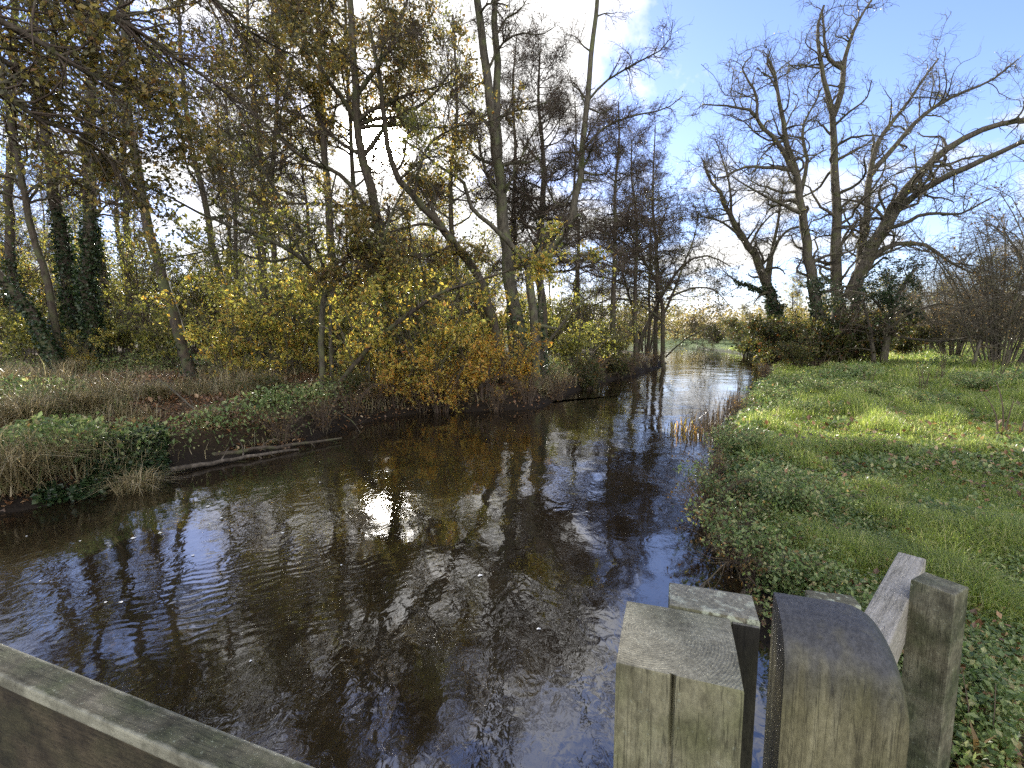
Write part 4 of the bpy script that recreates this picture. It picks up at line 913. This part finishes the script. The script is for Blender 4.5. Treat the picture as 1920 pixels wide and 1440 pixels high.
    if edge:   # pale crusty lichen along both arrises
        s3 = N(nt, "ShaderNodeSeparateXYZ"); L(tc.outputs["Object"], s3.inputs[0])
        ab = N(nt, "ShaderNodeMath", operation='ABSOLUTE'); L(s3.outputs[0], ab.inputs[0])
        dv = N(nt, "ShaderNodeMath", operation='DIVIDE'); L(ab.outputs[0], dv.inputs[0]); dv.inputs[1].default_value = edge
        jn = N(nt, "ShaderNodeTexNoise"); jn.inputs["Scale"].default_value = 38; jn.inputs["Detail"].default_value = 5; L(tc.outputs["Object"], jn.inputs["Vector"])
        ja = N(nt, "ShaderNodeMath", operation='MULTIPLY_ADD'); L(jn.outputs[0], ja.inputs[0]); ja.inputs[1].default_value = .55; L(dv.outputs[0], ja.inputs[2])
        je = ramp(nt, [(0, (0, 0, 0)), (1, (0, 0, 0))]); je.color_ramp.elements[0].position = .5; je.color_ramp.elements[1].position = .9
        mr_ = N(nt, "ShaderNodeMapRange"); mr_.inputs[1].default_value = 1.08; mr_.inputs[2].default_value = 1.32; L(ja.outputs[0], mr_.inputs[0])
        m3 = N(nt, "ShaderNodeMix", data_type='RGBA'); L(mr_.outputs[0], m3.inputs[0]); L(last, m3.inputs[6]); m3.inputs[7].default_value = (.30, .29, .22, 1); last = m3.outputs[2]
    if blot:   # dark water-stained patches
        bn = N(nt, "ShaderNodeTexNoise"); bn.inputs["Scale"].default_value = 16; bn.inputs["Detail"].default_value = 7; bn.inputs["Roughness"].default_value = .65; L(ms.outputs[0] if blot < 0 else tc.outputs["Object"], bn.inputs["Vector"])
        br = ramp(nt, [(.36, (.28, .27, .25)), (.58, (1, 1, 1))]); L(bn.outputs[0], br.inputs[0])
        m4 = N(nt, "ShaderNodeMix", data_type='RGBA', blend_type='MULTIPLY'); m4.inputs[0].default_value = abs(blot); L(last, m4.inputs[6]); L(br.outputs[0], m4.inputs[7]); last = m4.outputs[2]
    if cap:    # slate-dark weathering that has crept down from the top in runs
        s5 = N(nt, "ShaderNodeSeparateXYZ"); L(tc.outputs["Object"], s5.inputs[0])
        rn = N(nt, "ShaderNodeTexNoise"); rn.inputs["Scale"].default_value = 34; rn.inputs["Detail"].default_value = 5; L(ms.outputs[0], rn.inputs["Vector"])
        ra_ = N(nt, "ShaderNodeMath", operation='MULTIPLY_ADD'); L(rn.outputs[0], ra_.inputs[0]); ra_.inputs[1].default_value = .20; L(s5.outputs[2], ra_.inputs[2])
        mr5 = N(nt, "ShaderNodeMapRange"); mr5.inputs[1].default_value = cap + .04; mr5.inputs[2].default_value = cap + .15; L(ra_.outputs[0], mr5.inputs[0])
        m5 = N(nt, "ShaderNodeMix", data_type='RGBA'); L(mr5.outputs[0], m5.inputs[0]); L(last, m5.inputs[6]); m6 = N(nt, 'ShaderNodeMix', data_type='RGBA', blend_type='MULTIPLY'); m6.inputs[0].default_value = 1; L(mir.outputs[0], m6.inputs[6]); m6.inputs[7].default_value = (.06, .06, .064, 1); L(m6.outputs[2], m5.inputs[7]); last = m5.outputs[2]
    p = N(nt, "ShaderNodeBsdfPrincipled"); p.inputs["Roughness"].default_value = rough; p.inputs["Specular IOR Level"].default_value = .3; L(last, p.inputs["Base Color"])
    hs = N(nt, "ShaderNodeMath", operation='MULTIPLY_ADD'); L(wv_.outputs["Fac"], hs.inputs[0]); L(er.outputs[0], hs.inputs[1]); hq = N(nt, 'ShaderNodeMath', operation='ADD'); L(gr_.outputs[0], hq.inputs[0]); L(mi.outputs[0], hq.inputs[1]); L(hq.outputs[0], hs.inputs[2])
    b = N(nt, "ShaderNodeBump"); b.inputs["Strength"].default_value = .6; b.inputs["Distance"].default_value = .004; L(hs.outputs[0], b.inputs["Height"]); L(b.outputs[0], p.inputs["Normal"])
    L(p.outputs[0], out.inputs[0]); return m
OAKP = wood_mat("weathered_oak", (.33, .31, .21), (.28, .26, .165), (.20, .185, .115), (.03, .08), .5, ring=75, algae=(.15, .155, .07), alg=.75, blot=.6)
RAILM = wood_mat("rail_oak", (.26, .245, .17), (.22, .205, .135), (.15, .14, .09), (.03, .04), .6, ring=60, algae=(.06, .075, .03), alg=.8, ringf=.1, blot=.8)
CAPW = wood_mat('mossy_cap', (.2, .18, .135), (.13, .118, .078), (.06, .055, .037), (.03, .04), .7, algae=(.06, .075, .03), alg=.8, ringf=0, edge=.024, blot=.8)
BROWNW = wood_mat("shaded_brown_board", (.13, .10, .062), (.085, .066, .04), (.045, .035, .021), (.03, .04), .0, algae=(.045, .045, .02), alg=.6, ringf=0, blot=.8)  # brown wood for the rail's side, shade on that face put into the colour
GREYW = wood_mat("silver_oak", (.5, .47, .42), (.38, .35, .30), (.22, .2, .16), (.1, .05), .2, alg=.15, ringf=0)
DARKW = wood_mat("near_black_oak", (.03, .028, .022), (.018, .016, .012), (.01, .009, .007), (.05, .02), .0, alg=.1)
ROUNDW = wood_mat("smooth_dark_oak", (.33, .305, .2), (.23, .21, .125), (.12, .108, .064), (.05, .2), .0, algae=(.14, .135, .06), alg=.55, rough=.42, ringf=0, blot=-.75, cap=CAMZ - .50)
LICH = wood_mat("lichened_oak", (.22, .2, .15), (.14, .13, .09), (.07, .06, .04), (.03, .1), 1.0, alg=.4)

def poly_post(name, prof, z0, z1, mat, parent, bev=.006, rows=(1,), notch=None, tilt=0):
    """extrude a plan outline (local x,y) from z0 to z1 in several rows; the top is capped"""
    import bmesh
    bm = bmesh.new(); zs = [z0] + list(rows) + [z1]; prev = None
    for zi, z in enumerate(zs):
        ring_ = []
        for (x, y, nd) in prof:
            k = 0 if nd == 0 else nd * max(0, 1 - (z1 - z) / .16)
            ring_.append(bm.verts.new((x, y + k, z + (tilt * y if z == z1 else 0))))
        if prev:
            for i in range(len(prof)):
                j = (i + 1) % len(prof); bm.faces.new((prev[i], prev[j], ring_[j], ring_[i]))
        prev = ring_
    bm.faces.new(prev)
    top_e = [e for e in bm.edges if all(abs(v.co.z - (z1 + tilt * v.co.y)) < 1e-5 for v in e.verts)]
    bmesh.ops.bevel(bm, geom=top_e, offset=bev, segments=2, profile=.6, affect='EDGES', clamp_overlap=True)
    bm.normal_update(); me = bpy.data.meshes.new(name); bm.to_mesh(me); bm.free(); me.materials.append(mat)
    o = bpy.data.objects.new(name, me); col.objects.link(o); o.parent = parent; return o
def frame(root, o2d, ang): root.location = (o2d[0], o2d[1], 0); root.rotation_euler = (0, 0, ang)
U = math.atan2(-.115, .336)              # direction of the bridge parapet
# square newel post with board behind
D1 = .42; zt = CAMZ - D1
def pt(px, py, D): return on_z(px, py, CAMZ - D)
fl = pt(1155, 1242, D1); bw = .355 * D1
post = empty("square_post", (0, 0, 0), "thick square weathered post with growth rings on top and a split in its front", "post"); frame(post, fl, U)
w = bw
prof = [(0, 0, 0), (w * .2, 0, 0), (w * .44, 0, 0), (w * .465, 0, .016), (w * .49, 0, 0), (w * .75, 0, 0), (w, 0, 0), (w, w * .5, 0), (w, w, 0), (w * .5, w, 0), (0, w, 0), (0, w * .5, 0)]
po = poly_post("post", prof, -.9, zt, OAKP, post, .007, rows=(.3, 1.2, zt - .16, zt - .1, zt - .05, zt - .02))
prof = [(w * .42, w + .002, 0), (w * 1.27, w + .002, 0), (w * 1.27, w + .075, 0), (w * .42, w + .075, 0)]
poly_post("backing_board", prof, -.6, zt + .004, LICH, post, .006, rows=(1,))
prof = [(w + .003, w * .97, 0), (w * 1.262, w * .97, 0), (w * 1.262, w + .0015, 0), (w + .003, w + .0015, 0)]
poly_post("dark_strip", prof, -.6, zt - .004, DARKW, post, .002, rows=(1,))  # near-black strip laid on the front of the backing board

# rounded post
import bmesh
o_r = np.array([.40, .64]); rp = empty("rounded_post", (0, 0, 0), "smooth dark post with rounded-over top beside the square post", "post"); frame(rp, o_r, U)
wr_x, dr_y = .155, .10; ztr = CAMZ - .425
bm = bmesh.new(); nxr, nyr = 20, 12
def top_h(x, y):
    rx = .062; ry = .092
    hx = 0 if x < wr_x - rx else (rx - math.sqrt(max(rx * rx - (x - (wr_x - rx)) ** 2, 0)))
    hy = 0 if y > ry else .75*(ry - math.sqrt(max(ry * ry - (ry - y) ** 2, 0)))
    return ztr - hx - hy
gx_ = [wr_x * (1 - (1 - i / nxr) ** 1.0) for i in range(nxr + 1)]; gx_ = [wr_x * math.sin(i / nxr * math.pi / 2) for i in range(nxr + 1)]; gy_ = [dr_y * (1 - math.cos(j / nyr * math.pi / 2)) for j in range(nyr + 1)]
g = [[bm.verts.new((x, y, top_h(x, y))) for y in gy_] for x in gx_]
for i in range(nxr):
    for j in range(nyr): bm.faces.new((g[i][j], g[i + 1][j], g[i + 1][j + 1], g[i][j + 1]))
loop = [g[i][0] for i in range(nxr + 1)] + [g[nxr][j] for j in range(1, nyr + 1)] + [g[i][nyr] for i in range(nxr - 1, -1, -1)] + [g[0][j] for j in range(nyr - 1, 0, -1)]
low = [bm.verts.new((v.co.x, v.co.y, -.3)) for v in loop]
for i in range(len(loop)):
    j = (i + 1) % len(loop); bm.faces.new((loop[i], low[i], low[j], loop[j]))
bm.normal_update(); bmesh.ops.recalc_face_normals(bm, faces=bm.faces)
me = bpy.data.meshes.new("post"); bm.to_mesh(me); bm.free(); me.materials.append(ROUNDW)
for f_ in me.polygons: f_.use_smooth = True
me.set_sharp_from_angle(angle=R(50))
o = bpy.data.objects.new("post", me); col.objects.link(o); o.parent = rp

# side fence: post and sloping rail
Dp = .70
a_ = pt(1708, 1086, Dp); b_ = pt(1791, 1117, Dp); fw = np.linalg.norm(b_ - a_); ang = math.atan2(b_[1] - a_[1], b_[0] - a_[0])
sf = empty("side_fence", (0, 0, 0), "grey wooden fence end with upright post and silvery top rail running away from the bridge", "fence"); frame(sf, a_, ang)
poly_post("post", [(0, 0, 0), (fw, 0, 0), (fw, .09, 0), (0, .09, 0)], .2, CAMZ - Dp, RAILM, sf, .004, rows=(1,))
def beam(name, A, B, wid, hgt, mat, parent, inv=True, bev=.006, cut=8):
    """timber from A to B (centre of its top face), local z along the grain for the wood texture"""
    A, B = Vector(A), Vector(B); d = (B - A); Ln = d.length; d.normalize(); side = d.cross(Vector((0, 0, 1))).normalized(); up = side.cross(d)
    bm = bmesh.new(); bmesh.ops.create_cube(bm, size=1)
    for v in bm.verts: v.co = Vector((v.co.x * wid, v.co.y * hgt - hgt / 2, (v.co.z + .5) * Ln))
    bmesh.ops.subdivide_edges(bm, edges=[e for e in bm.edges if abs(e.verts[0].co.z - e.verts[1].co.z) > .5 * Ln], cuts=cut, use_grid_fill=True)
    bmesh.ops.bevel(bm, geom=[e for e in bm.edges if e.calc_face_angle(0) > .5], offset=bev, segments=2, profile=.6, affect='EDGES')
    me = bpy.data.meshes.new(name); bm.to_mesh(me); bm.free(); me.materials.append(mat)
    o = bpy.data.objects.new(name, me); col.objects.link(o)
    M = Matrix((( side.x, up.x, d.x, A.x), (side.y, up.y, d.y, A.y), (side.z, up.z, d.z, A.z), (0, 0, 0, 1)))
    if parent:
        o.parent = parent; bpy.context.view_layer.update(); o.matrix_parent_inverse = parent.matrix_world.inverted()
    o.matrix_world = M; return o
Dr = .76
n1_, n2_ = pt(1620, 1142, Dr), pt(1680, 1188, Dr); f1_, f2_ = pt(1690, 1035, Dr), pt(1731, 1046, Dr)
nc, fc = (n1_ + n2_) / 2, (f1_ + f2_) / 2; dirn = norm(fc - nc)
beam("rail", nc - dirn * .25, fc, .075, .14, GREYW, sf)
beam("lower_rail", nc - dirn * .2 + np.array([0, 0, -.55]), fc + np.array([0, 0, -.55]), .07, .12, GREYW, sf)
# far post of the wing fence, hidden below the rail
# short board behind rounded post
A_ = pt(1530, 1128, .62); B_ = pt(1626, 1140, .62); sb_ = beam("cross_rail", A_ + np.array([0, .03, 0]), B_ + np.array([0, .03, 0]), .05, .1, LICH, None)
sb_.parent = sf; sb_.matrix_parent_inverse = sf.matrix_world.inverted()

# bridge handrail, lower left
Dh = .60
e1, e2 = pt(0, 1204, Dh), pt(600, 1441, Dh); i1 = pt(0, 1268, Dh)
dh = norm(e2 - e1); nrm = np.array([-dh[1], dh[0], 0]); wid = abs((i1 - e1) @ nrm)
c0 = e1 - nrm * wid / 2 - dh * 1.6; c1 = e1 - nrm * wid / 2 + dh * 1.0
hr = empty("bridge_handrail", (0, 0, 0), "broad mossy bridge handrail crossing the lower left corner", "handrail"); frame(hr, c0, 0); hr.location = (c0[0], c0[1], c0[2]); bpy.context.view_layer.update()
beam("cap", c0, c1, wid, .022, CAPW, hr, bev=.004, cut=40)
beam("board", c0 - np.array([0, 0, .0225]), c1 - np.array([0, 0, .0225]), wid - .006, .24, BROWNW, hr, bev=.004, cut=40)  # side of the rail split from the cap to carry the darker, shaded colour
beam("post", c0 + dh * .1 + np.array([0, 0, -.245]), c0 + dh * .1 + np.array([0, 0, -2.6]), .1, .1, RAILM, hr)

# ------------------------------------------------------------------ light
se, sa = R(20.4), R(-15.3)
sd = Vector((math.sin(sa) * math.cos(se), math.cos(sa) * math.cos(se), math.sin(se)))
ld = bpy.data.lights.new("sun", 'SUN'); ld.energy = 5.0; ld.angle = R(.53); ld.color = (1, .93, .82)
lo_ = bpy.data.objects.new("sun", ld); col.objects.link(lo_); lo_.rotation_euler = sd.to_track_quat('Z', 'Y').to_euler()
w = bpy.data.worlds.new("World"); sc.world = w; w.use_nodes = True; nt = w.node_tree; L = nt.links.new
for n in list(nt.nodes): nt.nodes.remove(n)
out = N(nt, "ShaderNodeOutputWorld"); bg = N(nt, "ShaderNodeBackground"); bg.inputs["Strength"].default_value = .125; L(bg.outputs[0], out.inputs[0])
sky = N(nt, "ShaderNodeTexSky", sky_type='NISHITA'); sky.sun_disc = False; sky.sun_elevation = se; sky.sun_rotation = sa; sky.air_density = 1.0; sky.dust_density = .3; sky.ozone_density = 1.4
tc = N(nt, "ShaderNodeTexCoord"); sx = N(nt, "ShaderNodeSeparateXYZ"); L(tc.outputs["Generated"], sx.inputs[0])
zz_ = mth('ADD', mth('MAXIMUM', sx.outputs[2], 0), .18)
cx_ = mth('DIVIDE', sx.outputs[0], zz_); cy_ = mth('DIVIDE', sx.outputs[1], zz_)
cv = N(nt, "ShaderNodeCombineXYZ"); L(cx_, cv.inputs[0]); L(cy_, cv.inputs[1])
cn = N(nt, "ShaderNodeTexNoise"); cn.inputs["Scale"].default_value = 1.15; cn.inputs["Detail"].default_value = 9; cn.inputs["Roughness"].default_value = .58; cn.inputs["Distortion"].default_value = .3; L(cv.outputs[0], cn.inputs["Vector"])
dp = N(nt, "ShaderNodeVectorMath", operation='DOT_PRODUCT'); L(tc.outputs["Generated"], dp.inputs[0]); dp.inputs[1].default_value = sd
dot = mth('MAXIMUM', dp.outputs["Value"], 0.0)
near = mth('POWER', dot, 10.0)
cm = ramp(nt, [(.515, (0, 0, 0)), (.56, (.6, .6, .6)), (.61, (1, 1, 1))])
L(mth('ADD', mth('ADD', cn.outputs[0], mth('MULTIPLY', near, .16)), mth('MULTIPLY', mth('MAXIMUM', mth('MULTIPLY', sx.outputs[1], -1.0), 0.0), .16)), cm.inputs[0])  # cloud cover thickened out of view behind the camera, added as fill
cb = mth('ADD', mth('ADD', 4.0, mth('MULTIPLY', mth('MAXIMUM', mth('MULTIPLY', sx.outputs[1], -1.0), 0.0), 8.5)), mth('MULTIPLY', mth('POWER', dot, 7.0), 2.4))  # unseen clouds behind are also brightened to fill camera-facing sides
cc = N(nt, "ShaderNodeVectorMath", operation='SCALE'); cc.inputs[0].default_value = (1, .985, .965); L(cb, cc.inputs["Scale"])
mx = N(nt, "ShaderNodeMix", data_type='RGBA'); tv = N(nt, 'ShaderNodeVectorMath', operation='MULTIPLY'); tv.inputs[1].default_value = (.80, .80, 1.06); L(sky.outputs[0], tv.inputs[0]); L(cm.outputs[0], mx.inputs[0]); L(tv.outputs[0], mx.inputs[6]); L(cc.outputs[0], mx.inputs[7])
gl = mth('ADD', mth('MULTIPLY', mth('POWER', dot, 160.0), 4.0), mth('MULTIPLY', mth('POWER', dot, 2600.0), 900.0))
gv = N(nt, "ShaderNodeVectorMath", operation='SCALE'); gv.inputs[0].default_value = (1, .95, .88); L(gl, gv.inputs["Scale"])
ad = N(nt, "ShaderNodeVectorMath", operation='ADD'); L(mx.outputs[2], ad.inputs[0]); L(gv.outputs[0], ad.inputs[1])
L(ad.outputs[0], bg.inputs[0])

for o in bpy.data.objects:
    if "_used" in o: del o["_used"]
vs = sc.view_settings; vs.view_transform = 'Standard'; vs.look = 'None'; vs.exposure = 1.3; vs.gamma = 1.0
cy = sc.cycles; cy.max_bounces = 6; cy.diffuse_bounces = 3; cy.glossy_bounces = 3; cy.transmission_bounces = 4; cy.transparent_max_bounces = 4; cy.use_denoising = False
cy.caustics_reflective = False; cy.caustics_refractive = False; cy.sample_clamp_indirect = 6
